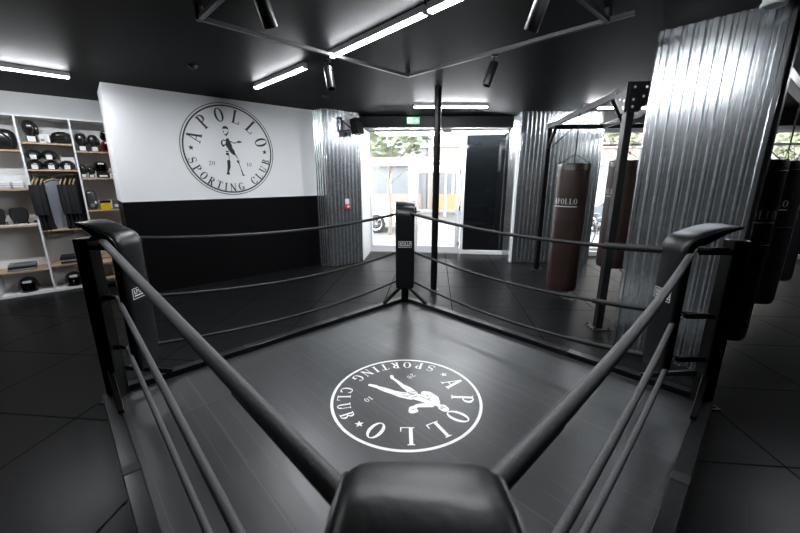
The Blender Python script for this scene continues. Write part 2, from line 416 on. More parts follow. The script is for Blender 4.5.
def boxer_marks(mb, T, s):     # shorts creases, face, glove lines in the ground colour
    f = lambda pts: [(x*s, y*s) for x, y in pts]
    for p, w in (([(-.20, .475), (-.14, .47)], .010), ([(-.19, .50), (-.12, .495)], .014), ([(-.12, .1), (-.03, .07)], .012), ([(-.16, .04), (-.02, 0)], .01),
                 ([(-.10, .05), (-.08, -.05)], .018), ([(-.17, .01), (-.11, -.03)], .014), ([(-.02, .02), (.03, -.05)], .012), ([(-.20, .25), (-.15, .24)], .012),
                 ([(-.17, .3), (-.135, .13)], .008), ([(.11, .265), (.15, .25)], .010), ([(-.04, -.04), (0, -.09)], .01), ([(.05, -.13), (.08, -.14)], .008)):
        for q in stroke(f(p), w*s): flat(mb, q, T, .002)
def boxer_wall(mb, T, s):      # ink drawing: hair, trunk shadow, shorts, calves
    f = lambda pts: [(x*s, y*s) for x, y in pts]; g = lambda rs: [r*s for r in rs]
    for sub in ([(-.12, .44), (-.10, .495), (-.05, .515), (0, .49), (.015, .43), (-.03, .455), (-.09, .45)],): flat(mb, f(sub), T)
    capsule(mb, f([(-.10, .40), (-.095, .37)]), g([.008, .008]), T); capsule(mb, f([(-.045, .33), (-.01, .36), (.0, .40)]), g([.016, .010, .008]), T)
    capsule(mb, f([(-.09, .335), (-.05, .31)]), g([.006, .012]), T)
    capsule(mb, f([(-.03, .22), (-.02, .12), (.015, .03)]), g([.035, .065, .05]), T)   # trunk in shade
    capsule(mb, f([(.00, .04), (.05, -.03), (.08, -.08)]), g([.045, .05, .03]), T)
    capsule(mb, f([(.03, .19), (.09, .155), (.15, .165)]), g([.010, .008, .010]), T)
    flat(mb, f([(.15, .17), (.20, .215), (.27, .20), (.29, .185), (.22, .165)]), T)    # leading glove
    capsule(mb, f([(-.06, .20), (-.13, .21)]), g([.010, .010]), T)
    capsule(mb, f([(-.15, .19), (-.165, .13), (-.14, .08), (-.11, .10)]), g([.014, .016, .018, .016]), T)
    capsule(mb, f([(-.08, .12), (-.05, .06)]), g([.014, .010]), T)
    for q in ([(-.09, -.02), (-.03, -.02), (-.035, -.045), (-.095, -.045)], [(-.095, -.06), (-.03, -.065), (-.04, -.13), (-.10, -.10)]): flat(mb, f(q), T)
    for q in stroke(f([(-.03, -.12), (-.045, -.22)]), .012*s): flat(mb, q, T)
    capsule(mb, f([(-.055, -.25), (-.06, -.36), (-.09, -.48)]), g([.035, .034, .020]), T)
    flat(mb, f([(-.12, -.49), (-.065, -.49), (-.06, -.545), (-.13, -.54)]), T)
    for q in stroke(f([(.10, -.09), (.15, -.18), (.175, -.25)]), [.03*s, .012*s, .01*s]): flat(mb, q, T)
    capsule(mb, f([(.14, -.24), (.165, -.28)]), g([.02, .016]), T)
    for q in stroke(f([(.16, -.27), (.20, -.40), (.215, -.47)]), .014*s): flat(mb, q, T)
    flat(mb, f([(.19, -.43), (.225, -.46), (.24, -.53), (.285, -.565), (.22, -.57), (.21, -.50)]), T)

# ------------------------------------------------------------------ setting
CH = 3.08
def frame_T(o, ang): return Matrix.Translation(o) @ Matrix.Rotation(ang, 4, 'Z')
def along(P, a, s, d=0): return (P[0]+s*cos(a)-d*sin(a), P[1]+s*sin(a)+d*cos(a))

struct(MB().box(-9, -4, -.1, 13, 9.2, 0).build('floor', M['floor'], smooth=0))
struct(MB().box(-9, -4, CH, 13, 9.2, CH+.15).build('ceiling', M['ceil'], smooth=0))
# logo wall: plaster block standing forward of the shop shelves
LA = R(41.3); W0 = (-1.70, 7.46)
a0 = along(W0, LA, -3.215)
wl = MB(); wl.box(0, 0, 1.45, 3.3, .85, CH, mi=0); wl.box(0, -.004, 0, 3.3, .85, 1.45, mi=1)
struct(wl.build('wall_left', [M['white'], M['wallblack']], loc=(*a0, 0), rz=LA, smooth=0))
# shop wall behind the shelves
SA = R(41.5); S0 = (-4.807, 6.259)
b0 = along(S0, SA, -5, .47)
struct(MB().box(0, 0, 0, 6, .15, CH).build('wall_shop', M['greywall'], loc=(*b0, 0), rz=SA, smooth=0))
struct(MB().box(-9.15, -4, 0, -9, 9.2, CH).build('wall_far_left', M['wallblack'], smooth=0))
struct(MB().box(-9, -4.15, 0, 13, -4, CH).build('wall_back', M['wallblack'], smooth=0))
struct(MB().box(13, -4, 0, 13.15, 9.2, CH).build('wall_right', M['wallblack'], smooth=0))

def corrugated(L, z0, z1, period=.086, amp=.018, seam=None):
    """sheet profile in local x along the wall, ribs bulging to -y; trapezoid-like waves"""
    mb = MB()
    def sheet(za, zb, off, am):
        prof = []; k = 0
        n = max(1, round(L/period)); p = L/n
        for k in range(n):        # valley, slope, broad crest, slope
            for u, h in ((0, 0), (.11, 0), (.15, .12), (.235, .88), (.27, 1), (.73, 1), (.765, .88), (.85, .12), (.89, 0)):
                prof.append((k*p+u*p, -off-2*am*h))
        prof.append((L, -off))
        rows = [za, zb]; vs = []
        for z in rows:
            for x, y in prof: vs.append((x, y, z))
        m = len(prof); fs = [(i, i+1, m+i+1, m+i) for i in range(m-1)]
        mb.add(vs, fs)
    if seam: sheet(z0, seam+.03, .004, amp); sheet(seam, z1, .010, amp)
    else: sheet(z0, z1, .004, amp)
    return mb
def pillar(name, P, ang, L, D, seam=1.75, trim=.03, sides=True):
    """box pillar clad in corrugated sheet; local x along its front, +y into the pillar"""
    core = MB().box(.01, 0, 0, L-.01, D, CH)
    o = struct(core.build(name, M['greywall'], loc=(*P, 0), rz=ang, smooth=0))
    s = corrugated(L, .01, CH-.005, seam=seam).build('metal_sheet', M['galv'], o, smooth=50)
    if sides:
        for x, r in ((0, -90), (L, 90)):
            c = corrugated(D, .01, CH-.005, seam=seam)
            k = c.build('metal_sheet', M['galv'], o, smooth=50)
            k.rotation_euler = (0, 0, R(r)); k.location = (x, D if r == -90 else 0, 0)
    for x in (0, L): MB().box(x-trim*.6, -.046, .005, x+trim*.6, -.002, CH-.006).build('corner_trim', M['galv'], o, bevel=.004)
    return o
# left pillar: two faces
pillar('wall_pillar_left', (-1.47, 7.215), R(40), .79, .9, seam=2.1)
MBx = corrugated(.33, .01, CH-.005, seam=2.1)
# narrow return of the left pillar
# central pillar facing the ring, beside the glass front
pillar('wall_pillar_centre', (2.45, 7.61), R(-2), 1.6, .75, seam=2.25)
# right pillar beside the ring
RA = R(-47.5); RP = (2.37, 3.61)
pillar('wall_pillar_right', RP, RA, .82, .25, seam=1.83, trim=.03)

# pole
pl = MB(); pl.lathe([(.052, .012), (.052, CH)], 24); pl.lathe([(.09, 0), (.09, .012)], 24)
struct(pl.build('wall_column', M['rail'], loc=(.555, 5.62, 0)))

# header housing over the glass front
struct(MB().box(-.95, 8.10, 2.845, 2.52, 8.9, CH).build('trim_1', M['blackmatt'], bevel=.006))
struct(MB().box(4.0, 7.45, 2.80, 13, 8.6, CH).build('trim_3', M['blackmatt'], bevel=.006))
# white jambs at both sides of the door recess
struct(MB().bar((-.86, 7.80, 1.42), (-.79, 8.75, 1.42), .10, 2.84).build('trim_2', M['frame'], bevel=.004))
struct(MB().bar((2.43, 7.60, 1.42), (2.54, 8.5, 1.42), .06, 2.84).build('trim_4', M['frame'], bevel=.004))
sc_ = MB(); sc_.box(-9, 9.05, 0, -.75, 9.2, CH); struct(sc_.build('wall_front_left', M['greywall'], smooth=0))

# double door with transom (store frame)
DA = R(-6); D0 = (-.80, 8.79)
dT = lambda: None
w1 = struct(MB().build('window_1', M['frame'])) if False else None
def frame_rect(mb, x0, z0, x1, z1, w, y0=-.035, y1=.035, wb=None):
    wb = wb or w
    mb.box(x0, y0, z0, x0+w, y1, z1); mb.box(x1-w, y0, z0, x1, y1, z1); mb.box(x0+w, y0, z1-w, x1-w, y1, z1); mb.box(x0+w, y0, z0, x1-w, y1, z0+wb)
def structure_empty(name, loc, rz):
    o = bpy.data.objects.new(name, None); C.objects.link(o); o.location = loc; o.rotation_euler = (0, 0, rz); o['kind'] = 'structure'; return o
tw = structure_empty('window_1', (*D0, 0), DA)
m = MB(); frame_rect(m, 0, 2.20, 2.26, 2.97, .07); m.build('window_frame', M['frame'], tw, bevel=.005)
MB().box(.07, -.004, 2.27, 2.19, .004, 2.90).build('pane', M['glass'], tw, smooth=0)
for i, (x0, x1, hs) in enumerate(((.02, 1.125, -1), (1.135, 2.24, 1))):
    d = structure_empty('door_%d' % (i+1), (*D0, 0), DA)
    m = MB(); frame_rect(m, x0, .02, x1, 2.18, .105, wb=.16); m.build('door_frame', M['frame'], d, bevel=.005)
    MB().box(x0+.1, -.004, .17, x1-.1, .004, 2.08).build('pane', M['glass'], d, smooth=0)
    hx = x1-.03 if i == 0 else x0+.03
    h = MB(); h.cyl((hx+.02, -.035, 1.02), (hx+.02, -.075, 1.02), .012); h.bar((hx+.02, -.075, 1.02), (hx+(.14 if i else -.1), -.075, 1.02), .02, .022); h.box(hx, -.045, .93, hx+.04, -.034, 1.12)
    h.build('handle', M['blackmatt'], d, bevel=.003)
    for z in (.25, 1.1, 1.95):
        MB().cyl((x0+.01 if i == 0 else x1-.01, -.045, z-.05), (x0+.01 if i == 0 else x1-.01, -.045, z+.05), .014).build('hinge', M['blackmatt'], d)
# fixed glossy black panel right of the door
p3 = structure_empty('window_2', (*along(D0, DA, 2.27), 0), R(-7))
m = MB(); frame_rect(m, 0, .0, 1.14, 2.97, .06, wb=.1); m.build('window_frame', M['frame'], p3, bevel=.005)
MB().box(.05, -.012, .09, 1.09, .012, 2.92).build('panel', M['panel'], p3, smooth=0)
# shop window right of the central pillar
w3 = structure_empty('window_3', (3.95, 8.42), R(-6)) if False else structure_empty('window_3', (3.95, 8.40, 0), R(-5))
m = MB()
m.box(0, -.05, 0, 9.0, .05, .10)
for x in (0, 1.9, 3.8, 5.7, 7.6): m.box(x, -.04, .10, x+.07, .04, 2.95)
m.box(0, -.04, 2.83, 9.0, .04, 2.97); m.box(0, -.035, 2.48, 9.0, .035, 2.53)
m.build('window_frame', M['frame'], w3, bevel=.005)
for x in (0, 1.9, 3.8, 5.7, 7.6): MB().box(x+.06, -.004, .1, min(x+1.91, 9.0), .004, 2.84).build('pane', M['glass'], w3, smooth=0)

# wall emblem (printed on the white wall)
T = Matrix.Translation((1.600, -.0032, 2.265)) @ Matrix.Rotation(pi/2, 4, 'X')
em = MB(); emblem_base(em, T @ Matrix.Rotation(R(-1), 4, 'Z'), .75, ((.985, 1.0), (.925, .955)))
boxer_wall(em, T, .75)
o = em.build('wall_emblem', M['ink'], smooth=0, loc=(*a0, 0), rz=LA)
tag(o, 'round black APOLLO SPORTING CLUB emblem printed on the white wall', 'emblem')

# ------------------------------------------------------------------ the ring
RC = (.03, 2.60); RZ = R(44); HS = 1.752
ring = thing('boxing_ring', 'square black floor level boxing ring with roped corners and printed mat', 'boxing ring', (*RC, 0), RZ)
cv = MB(); cv.box(-HS, -HS, .002, HS, HS, .022)
canvas = cv.build('mat', M['canvas'], ring, smooth=0)
ET = Matrix.Translation((.035, .005, .0226)) @ Matrix.Rotation(R(180), 4, 'Z')
# emblem faces the right-hand near side: its up is local -Y
fe = MB(); emblem_base(fe, ET, .625, ((.962, 1.0),)); boxer_solid(fe, ET, .625)
fe.build('emblem', M['paint'], canvas, smooth=0)['label'] = 'white round APOLLO SPORTING CLUB emblem with a boxer'
fm = MB(); boxer_marks(fm, ET, .625); fm.build('emblem_detail', M['canvas'], canvas, smooth=0)
for k in range(4):
    a = pi/2*k; Tr = Matrix.Rotation(a, 4, 'Z')
    rb = MB(); rb.box(-HS+.05, HS-.045, .003, HS-.05, HS+.045, .075, Tr)
    ro = rb.build('base_rail', M['rail'], ring, bevel=.006)
    for x in (-.58, .6): MB().box(x-.045, HS-.047, .004, x+.045, HS+.047, .079, Tr).build('joint_sleeve', M['blackmatt'], ro, bevel=.004)
# corner names: far (+,+), left (-,+), near (-,-), right (+,-)
CN = dict(far=(1, 1), left=(-1, 1), near=(-1, -1), right=(1, -1))
RH = dict(far=(1.362, .832, .426), left=(1.364, .893, .47), near=(1.204, .78, .38), right=(1.284, .77, .405))
EIC = dict(far=.12, left=.16, near=.16, right=.23)
PS = 1.715   # posts stand just inside the rails
EI = .225     # eye inset from corner along each axis
for nm, (sx, sy) in CN.items():
    px, py = sx*PS, sy*PS; d = Vector((-sx, -sy, 0)).normalized(); s_ = d.cross(Vector((0, 0, 1)))
    P = Vector((px, py, 0)) + (d*.03 if nm == 'left' else Vector((0, 0, 0)))
    ang = math.atan2(d.y, d.x)
    Tp = Matrix.Translation(P) @ Matrix.Rotation(ang, 4, 'Z')   # local x towards the ring centre
    m = MB(); m.box(-.055, -.055, .01, .055, .055, 1.365 if nm != 'near' else 1.275, Tp)
    po = m.build('corner_post', M['rail'], ring, bevel=.008)
    m = MB(); m.box(-.10, -.09, 0, .07, .09, .012, Tp)
    for sgn in (-1, 1): m.cyl(Tp @ Vector((-.07, .06*sgn, .012)), Tp @ Vector((-.07, .06*sgn, .024)), .012, n=6)
    m.build('foot_plate', M['blackmatt'], po, bevel=.003)
    for ax in ((-sx, 0), (0, -sy)):     # braces onto both rails
        m = MB(); m.bar((px, py, .30), (px+ax[0]*.42, py+ax[1]*.42, .085), .04, .04)
        m.build('brace', M['rail'], ring, bevel=.004)
    for h in RH[nm]:
        eye = P + d*(EIC[nm]*math.sqrt(2)); eye.z = h
        m = MB(); st = P + d*.055; st.z = h
        m.cyl(st, st+d*.05, .022, n=10); m.cyl(st+d*.05, eye-d*.05, .011, n=8); m.cyl(st+d*.06, eye-d*.07, .024 if nm == 'right' else .017, n=10)
        tb = m.build('turnbuckle', M['black'], ring)
        ringpts = [eye + d*(.03*cos(t)) - d*.02 + Vector((0, 0, .03*sin(t))) for t in [2*pi*i/16 for i in range(16)]]
        MB().tube(ringpts, .006, 8, closed=True).build('hook', M['chrome'], tb)['label'] = 'chrome ring hook'
def eyept(nm, e, z):
    sx, sy = CN[nm]; return Vector((sx*(PS-e), sy*(PS-e), z))
# ropes: (a, b, inset a, height a, inset b, height b, sag, radius, twist, material, end sleeve)
RO = [('left', 'far', .133, 1.362, .158, 1.362, .099, .017, 0, 'ropeblack', 0), ('left', 'far', .15, .893, .06, .826, .129, .014, 0, 'ropeblack', 0), ('left', 'far', .20, .478, .093, .428, .118, .014, 0, 'ropeblack', 0),
      ('far', 'right', .20, 1.370, .24, 1.278, .085, .018, 0, 'ropeblack', .55), ('far', 'right', .06, .838, .119, .776, .122, .015, 0, 'ropeblack', .72), ('far', 'right', .085, .425, .24, .405, .131, .015, 0, 'ropeblack', .72),
      ('left', 'near', .10, 1.368, .20, 1.200, .008, .023, 0, 'rope', 0), ('left', 'near', .13, .893, .108, .792, .0, .017, 0, 'rope', 0), ('left', 'near', .129, .466, .111, .384, .002, .016, 0, 'rope', 0),
      ('right', 'near', .211, 1.290, .159, 1.208, .09, .023, 0, 'rope', 0), ('right', 'near', .236, .765, .134, .768, .111, .019, 55, 'rope', 0), ('right', 'near', .221, .405, .186, .375, .15, .018, 55, 'rope', 0)]
for a, b, e0, z0, e1, z1, sag, r, tw_, mt, slv in RO:
    A, B = eyept(a, e0, z0), eyept(b, e1, z1); N = 48 if not tw_ else 300; pts = []
    for i in range(N+1):
        t = i/N; p = A.lerp(B, t); p.z -= 4*sag*t*(1-t); pts.append(p)
    rp = MB().tube(pts, r, 14 if tw_ else 12, twist=tw_).build('rope', M[mt], ring, smooth=60)
    if b == 'near' and sag < .1 and z0 > 1.2:      # black tube added as the dark underside of the thick top ropes' last stretch
        k0 = int(N*.80); MB().tube([p-Vector((0, 0, .030)) for p in pts[k0:]], .014, 10).build('dark_underside', M['ropeblack'], rp, smooth=60)
    if slv:
        k0 = int(N*(1-slv/(B-A).length)); MB().tube(pts[k0:], r*1.6, 12).build('end_sleeve', M['ropeblack'], rp, smooth=60)['label'] = 'thick padded end sleeve of the rope'

# ------------------------------------------------------------------ corner pads (separate cushions hung over the posts)
def corner_pad(loc, ang, label, top=1.415, cx=.235, rise=.09, group='corner cushions of the ring'):
    t = thing('corner_pad', label, 'ring corner pad', (*loc, 0), ang, group)
    # path in local xz: from behind the post, over the top, down the inner side; (x, z, halfthickness)
    path = []
    for i in range(8): u = i/7; path.append((.09+(cx-.09)*u, top-.015+rise*(1-u)+.012*sin(pi*u), .012+.036*min(1, u*1.2)))
    cz, rr = top-.105, .09
    for i in range(1, 9):
        a = pi/2-(pi/2)*i/8; path.append((cx+rr*cos(a), cz+rr*sin(a), .044))
    zb = .33
    for i in range(1, 13): u = i/12; path.append((cx+rr, cz-(cz-zb)*u, .044 if u < .97 else .03))
    W = .126; vs = []; fs = []; prof = []
    n = 20
    for k in range(n):
        a = 2*pi*k/n; c_, s_ = cos(a), sin(a)
        prof.append((W*(abs(c_)**.35)*(1 if c_ > 0 else -1), (abs(s_)**.6)*(1 if s_ > 0 else -1)))
    for i, (x, z, h) in enumerate(path):
        p0 = path[max(i-1, 0)]; p1 = path[min(i+1, len(path)-1)]
        dx, dz = p1[0]-p0[0], p1[1]-p0[1]; l = math.hypot(dx, dz); nx, nz = -dz/l, dx/l
        wsc = 1 if i < len(path)-1 else .93
        for y, q in prof: vs.append((x+nx*q*h, y*wsc, z+nz*q*h))
    for i in range(len(path)-1):
        for k in range(n): k2 = (k+1) % n; fs.append((i*n+k, i*n+k2, (i+1)*n+k2, (i+1)*n+k))
    fs.append(tuple(range(n))[::-1]); fs.append(tuple((len(path)-1)*n+k for k in range(n)))
    MB().add(vs, fs).build('cushion', M['leather'], t, smooth=50)
    # piping along the upper edges
    for sg in (-1, 1):
        pts = []
        for i, (x, z, h) in enumerate(path[:16]):
            p0 = path[max(i-1, 0)]; p1 = path[i+1]; dx, dz = p1[0]-p0[0], p1[1]-p0[1]; l = math.hypot(dx, dz); nx, nz = -dz/l, dx/l
            pts.append((x+nx*h*.55, sg*W*1.0, z+nz*h*.55))
        MB().tube(pts, .0045, 6).build('piping', M['leather'], t)
    # strap to the post
    st = MB()
    st.box(.052, -.055, top-.13, .30, -.050, top-.095); st.box(.052, .05, top-.13, .30, .055, top-.095)
    st.build('strap', M['blackmatt'], t)
    lt = MB(); fx = cx+rr+.0455
    LT = Matrix.Translation((fx, 0, .945)) @ Matrix.Rotation(pi/2, 4, 'Z') @ Matrix.Rotation(pi/2, 4, 'X')
    text_line(lt, 'APOLLO', LT @ Matrix.Translation((0, .012, 0)), .036, .1)
    for q in (rct(-.085, -.042, .085, -.038)+rct(-.085, .038, .085, .042)+rct(-.085, -.042, -.081, .042)+rct(.081, -.042, .085, .042)+rct(-.07, -.022, .07, -.014)): flat(lt, q, LT)
    lt.build('label', M['label'], t, smooth=0)['label'] = 'small white framed APOLLO label'
    return t
cpos = {}
lbl = dict(far='black corner pad at the far corner in front of the doors', left='black corner pad of the left ring corner beside the shop shelves',
           near='black corner pad in the foreground seen from above', right='black corner pad of the right ring corner beside the big corrugated pillar')
for nm, (sx, sy) in CN.items():
    Wp = frame_T((*RC, 0), RZ) @ Vector((sx*PS, sy*PS, 0))
    corner_pad((Wp.x+(.042 if nm == 'near' else 0), Wp.y), RZ+math.atan2(-sy, -sx), lbl[nm], top=dict(near=1.335, right=1.39).get(nm, 1.41), cx=dict(right=.33, near=.245, left=.245).get(nm, .245), rise=.01 if nm == 'near' else .09)

# ------------------------------------------------------------------ heavy bags
def heavy_bag(loc, L, r, mt, label, hook, rz, name='punching_bag', group='hanging punching bags', text=True, flat_top=False):
    """loc = bottom centre"""
    t = thing(name, label, 'punching bag', loc, rz, group)
    prof = [(.0, 0), (r*.75, .0), (r*.93, .012), (r, .05)]
    for i in range(1, 16): prof.append((r*(1+.012*sin(i*1.7)), .05+(L-.07)*i/15))
    prof += [(r*.97, L-.005), (r*.9, L), (0, L)]
    MB().lathe(prof, 40).build('body', mt, t, smooth=40)
    for z in (L*.56, L-.10): MB().lathe([(r+.004, z-.004), (r+.006, z), (r+.004, z+.004)], 40).build('seam_band', M['blackmatt'], t)
    sm = MB(); sm.box(r*cos(.2)-.002, r*sin(.2)-.002, .05, r*cos(.2)+.006, r*sin(.2)+.004, L-.01)
    sm.build('side_seam', M['bag_seam'], t)
    eyes = MB()
    for k in range(8):
        a = 2*pi*k/8
        eyes.tube([(r*.97*cos(a)+.016*cos(q)*-sin(a), r*.97*sin(a)+.016*cos(q)*cos(a), L-.02+.022*sin(q)) for q in [2*pi*i/10 for i in range(10)]], .004, 6, closed=True)
    eyes.build('top_rings', M['blackmatt'], t)
    hz = hook-loc[2]
    st = MB()
    zc = min(hz-.06, L+.13)
    for k in range(4):
        a = 2*pi*k/4+.4; A = Vector((r*.96*cos(a), r*.96*sin(a), L-.005)); B = Vector((0, 0, zc))
        n = 14
        st.tube([A.lerp(B, i/n) for i in range(n+1)], lambda u: .0045, 6)
    st.build('chain', M['black'], t)
    MB().cyl((0, 0, zc-.01), (0, 0, hz), .008, n=10).build('swivel', M['black'], t)
    if text:
        tx = MB()
        TT = lambda x: None
        # wrapped lettering facing local -y
        def wrap(mb2, txt, h, z, gap=.14):
            ws = [glyph(c)[1] for c in txt]; tot = sum(ws)+gap*(len(txt)-1); x = -tot/2
            for c_, w in zip(txt, ws):
                polys, _ = glyph(c_)
                for p in polys:
                    mb2.add([((r*1.02)*sin((x+px_)*h/r), -(r*1.02)*cos((x+px_)*h/r), z+py_*h) for px_, py_ in p], [tuple(range(len(p)))])
                x += w+gap
        wrap(tx, 'APOLLO', .075, L*.70)
        n = 14
        for i in range(n):
            x0, x1 = -.17+.34*i/n, -.17+.34*(i+1)/n
            tx.add([(r*1.02*sin(x/r), -r*1.02*cos(x/r), z) for x, z in ((x0, L*.69-.022), (x1, L*.69-.022), (x1, L*.69-.010), (x0, L*.69-.010))], [(0, 1, 2, 3)])
        tx.build('lettering', M['taglabel'], t, smooth=0)
    return t
def face(x, y): return math.atan2(y, x)-pi/2
heavy_bag((2.50, 5.30, .13), 1.87, .215, M['brownbag'], 'dark brown punching bag hanging left of the frame post', 2.68, face(2.5, 5.3)-.35)
heavy_bag((3.27, 5.35, .47), 1.575, .215, M['brownbag'], 'dark brown punching bag hanging behind the frame post', 2.68, face(3.3, 5.3)-1.0)
heavy_bag((3.31, 3.40, .23), 1.73, .19, M['blackbag'], 'black punching bag with APOLLO lettering nearest to the corrugated pillar', 2.66, face(3.1, 3.2)+.30)
heavy_bag((4.52, 4.34, .27), 1.72, .195, M['blackbag'], 'black punching bag second from the corrugated pillar', 2.66, face(4.4, 4.2)-.3)
heavy_bag((5.74, 5.28, .30), 1.68, .2, M['blackbag'], 'black punching bag at the right edge, farthest from the pillar', 2.66, face(5.6, 5.1))

# bag frame -----------------------------------------------------------
FA = R(-5); F0 = (2.45, 4.10)
fr = thing('bag_frame', 'black bolted steel frame with posts carrying the brown punching bags', 'bag frame', (*F0, 0), 0)
P1 = Vector((0, 0, 0)); P2 = Vector((.30, 2.86, 0)); P3 = Vector((2.05, 2.70, 0)); P4 = Vector((1.15, -.10, 0))
ZT = 2.72
for i, P in enumerate((P1, P2, P3, P4)):
    m = MB(); m.bar(P, P+Vector((0, 0, ZT+.05)), .082, .082, up=(0, 1, 0)); po = m.build('post', M['black'], fr, bevel=.005)
    m = MB(); m.cbox((P.x, P.y, .006), (.22, .22, .012))
    for a in (-1, 1):
        for b in (-1, 1): m.cyl((P.x+.085*a, P.y+.085*b, .012), (P.x+.085*a, P.y+.085*b, .035), .012, n=6)
    m.build('foot_plate', M['blackmatt'], po, bevel=.003)
def beam(A, B, z=ZT, name='beam'):
    return MB().bar((A.x, A.y, z), (B.x, B.y, z), .065, .08).build(name, M['black'], fr, bevel=.005)
beam(P1, P2); beam(P2, P3, ZT-.01); beam(P1, P4, ZT-.0); beam(P4, P3, ZT+.002)
midA = P1.lerp(P4, .72); midB = P2.lerp(P3, .55); beam(midA, midB, ZT-.004)
def brace(A, d, ln=.42):
    m = MB(); m.bar((A.x, A.y, ZT-ln), (A.x+d.x*ln, A.y+d.y*ln, ZT-.03), .05, .012); return m.build('brace', M['blackmatt'], fr)
def gusset(A, d, side, sz=.24):
    n = Vector((-d.y, d.x, 0))
    T_ = Matrix((Vector((d.x, d.y, 0)), Vector((0, 0, 1)), n)).transposed().to_4x4(); T_ = Matrix.Translation((A.x, A.y, ZT)) @ T_
    m = MB(); m.prism([(-.07, .055), (sz+.05, .055), (sz+.05, -.03), (.07, -sz), (-.07, -sz)], side*.042, side*.050, T_)
    g = m.build('gusset_plate', M['black'], fr, bevel=.002)
    bt = MB()
    for x, y in ((0, .0), (0, -.12), (0, -sz+.05), (.12, 0), (.22, 0), (.10, -.09)):
        p = T_ @ Vector((x, y, side*.050)); q = T_ @ Vector((x, y, side*.060)); bt.cyl(p, q, .014, n=8)
    bt.build('bolts', M['chrome'], g)
d12 = (P2-P1).normalized(); d23 = (P3-P2).normalized(); d14 = (P4-P1).normalized()
gusset(P1, d14, -1); gusset(P1, d12, 1); 
brace(P1, d12); brace(P2, -d12); brace(P2, d23); brace(P1, d14)

# bracket beam for the black bags
bb = thing('bag_beam', 'black ceiling beam carrying the row of black punching bags', 'bag beam', (3.31, 3.40, 2.66), math.atan2(.94, 1.21))
MB().box(-.2, -.045, 0, 4.2, .045, .09).build('beam', M['black'], bb, bevel=.004)
for x in (-.1, 1.4, 2.9): MB().box(x-.03, -.03, .09, x+.03, .03, .42).build('hanger', M['black'], bb)

# ------------------------------------------------------------------ ceiling: led tubes, track, spots, detectors
def led(a, b, label, z=None):
    ang = math.atan2(b[1]-a[1], b[0]-a[0]); L = math.hypot(b[0]-a[0], b[1]-a[1])
    t = thing('led_tube_light', label, 'ceiling light', (a[0], a[1], z or CH), ang, 'linear LED lights on the ceiling')
    MB().box(0, -.026, -.055, L, .026, -.001).build('housing', M['whiteplastic'], t, bevel=.003)
    MB().box(.006, -.023, -.069, L-.006, .023, -.054).build('diffuser', M['led'], t, bevel=.003)
    for x in (-.008, L-.006): MB().box(x, -.027, -.068, x+.014, .027, -.002).build('end_cap', M['whiteplastic'], t)
led((-.707, 4.111), (.192, 3.113), 'long LED tube above the ring, farther one of the joined pair')
led((.225, 3.075), (1.12, 2.09), 'long LED tube above the ring, nearer one at the top edge')
led((-2.012, 5.423), (-1.086, 4.492), 'LED tube on the ceiling in front of the emblem wall')
led((-5.07, 3.99), (-4.15, 4.90), 'LED tube on the ceiling in front of the shop shelves')
led((.248, 6.79), (1.55, 6.79), 'LED tube on the ceiling before the entrance doors, crossed by the pole')
led((3.30, 6.86), (4.60, 6.86), 'LED tube on the ceiling behind the bag frame')
led((-.55, 8.52), (.95, 8.37), 'LED tube under the black header in front of the door transom', 2.845)
led((1.15, 8.35), (2.35, 8.23), 'LED tube under the black header in front of the glossy black panel', 2.845)
led((-8.0, 3.4), (-7.1, 4.3), 'LED tube added out of view at the far left to brighten the shelves')  # added helper lamp, unseen, brightens the shelves
led((5.3, 4.2), (6.2, 3.3), 'LED tube added out of view right of the black bags for more room light')  # another unseen tube, added only for extra room light

A_, N_, D_, C_ = [Vector(q) for q in ((-1.546, 3.127, 0), (-.04, 1.63, 0), (1.755, 3.03, 0), (.097, 4.725, 0))]
tk = thing('lighting_track', 'black square lighting track under the ceiling above the ring', 'lighting track', (0, 0, CH-.055))
def tr(a, b, n='track_rail'):
    m = MB(); m.bar((a.x, a.y, -.028), (b.x, b.y, -.028), .034, .032); return m.build(n, M['track'], tk, bevel=.002)
tr(A_, C_+(C_-A_).normalized()*.0); tr(C_, C_.lerp(D_, 1.0)); D2 = C_.lerp(D_, .92); tr(A_, N_); tr(D2, N_)
for p in (A_, C_, D2): MB().cyl((p.x, p.y, -.045), (p.x, p.y, .054), .03).build('connector', M['black'], tk)
def spot(p, tilt, az, label, drop=.07):
    t = thing('spotlight', label, 'spotlight', (p[0], p[1], CH-.10), 0, 'black cylinder spotlights on the track')
    MB().box(-.03, -.018, -.02, .03, .018, 0).build('adapter', M['black'], t, bevel=.003)
    MB().cyl((0, 0, -.02), (0, 0, -.02-drop), .008).build('stem', M['black'], t)
    d = Vector((sin(tilt)*cos(az), sin(tilt)*sin(az), -cos(tilt)))
    c0 = Vector((0, 0, -.02-drop))-d*.02+Vector((0, 0, 0)); e_ = c0+d*.225
    bo = MB(); q = Vector((0, 0, 1)).rotation_difference(d); T_ = Matrix.Translation(c0) @ q.to_matrix().to_4x4()
    bo.lathe([(.0, 0), (.041, 0), (.045, .006), (.045, .219), (.043, .225), (.038, .225), (.036, .19), (0, .19)], 28, T_)
    b = bo.build('lamp_head', M['black'], t, smooth=35)
    MB().lathe([(.029, .193), (.027, .197), (0, .198)], 20, T_).build('lens', M['chrome'], b)
sp = A_.lerp(C_, .52)
spot((-.745, 4.08), .35, R(-60), 'black spotlight at the far left track rail, by the start of the long LED tubes')
spot((.93, 3.90), .32, R(-170), 'black spotlight on the far right track rail')
q = A_.lerp(N_, .47); spot((q.x, q.y), .55, R(75), 'black spotlight at the top edge of the photo, left of the LED tubes')
q = D2.lerp(N_, .45); spot((q.x, q.y), .5, R(115), 'black spotlight at the top edge of the photo, right of the LED tubes')
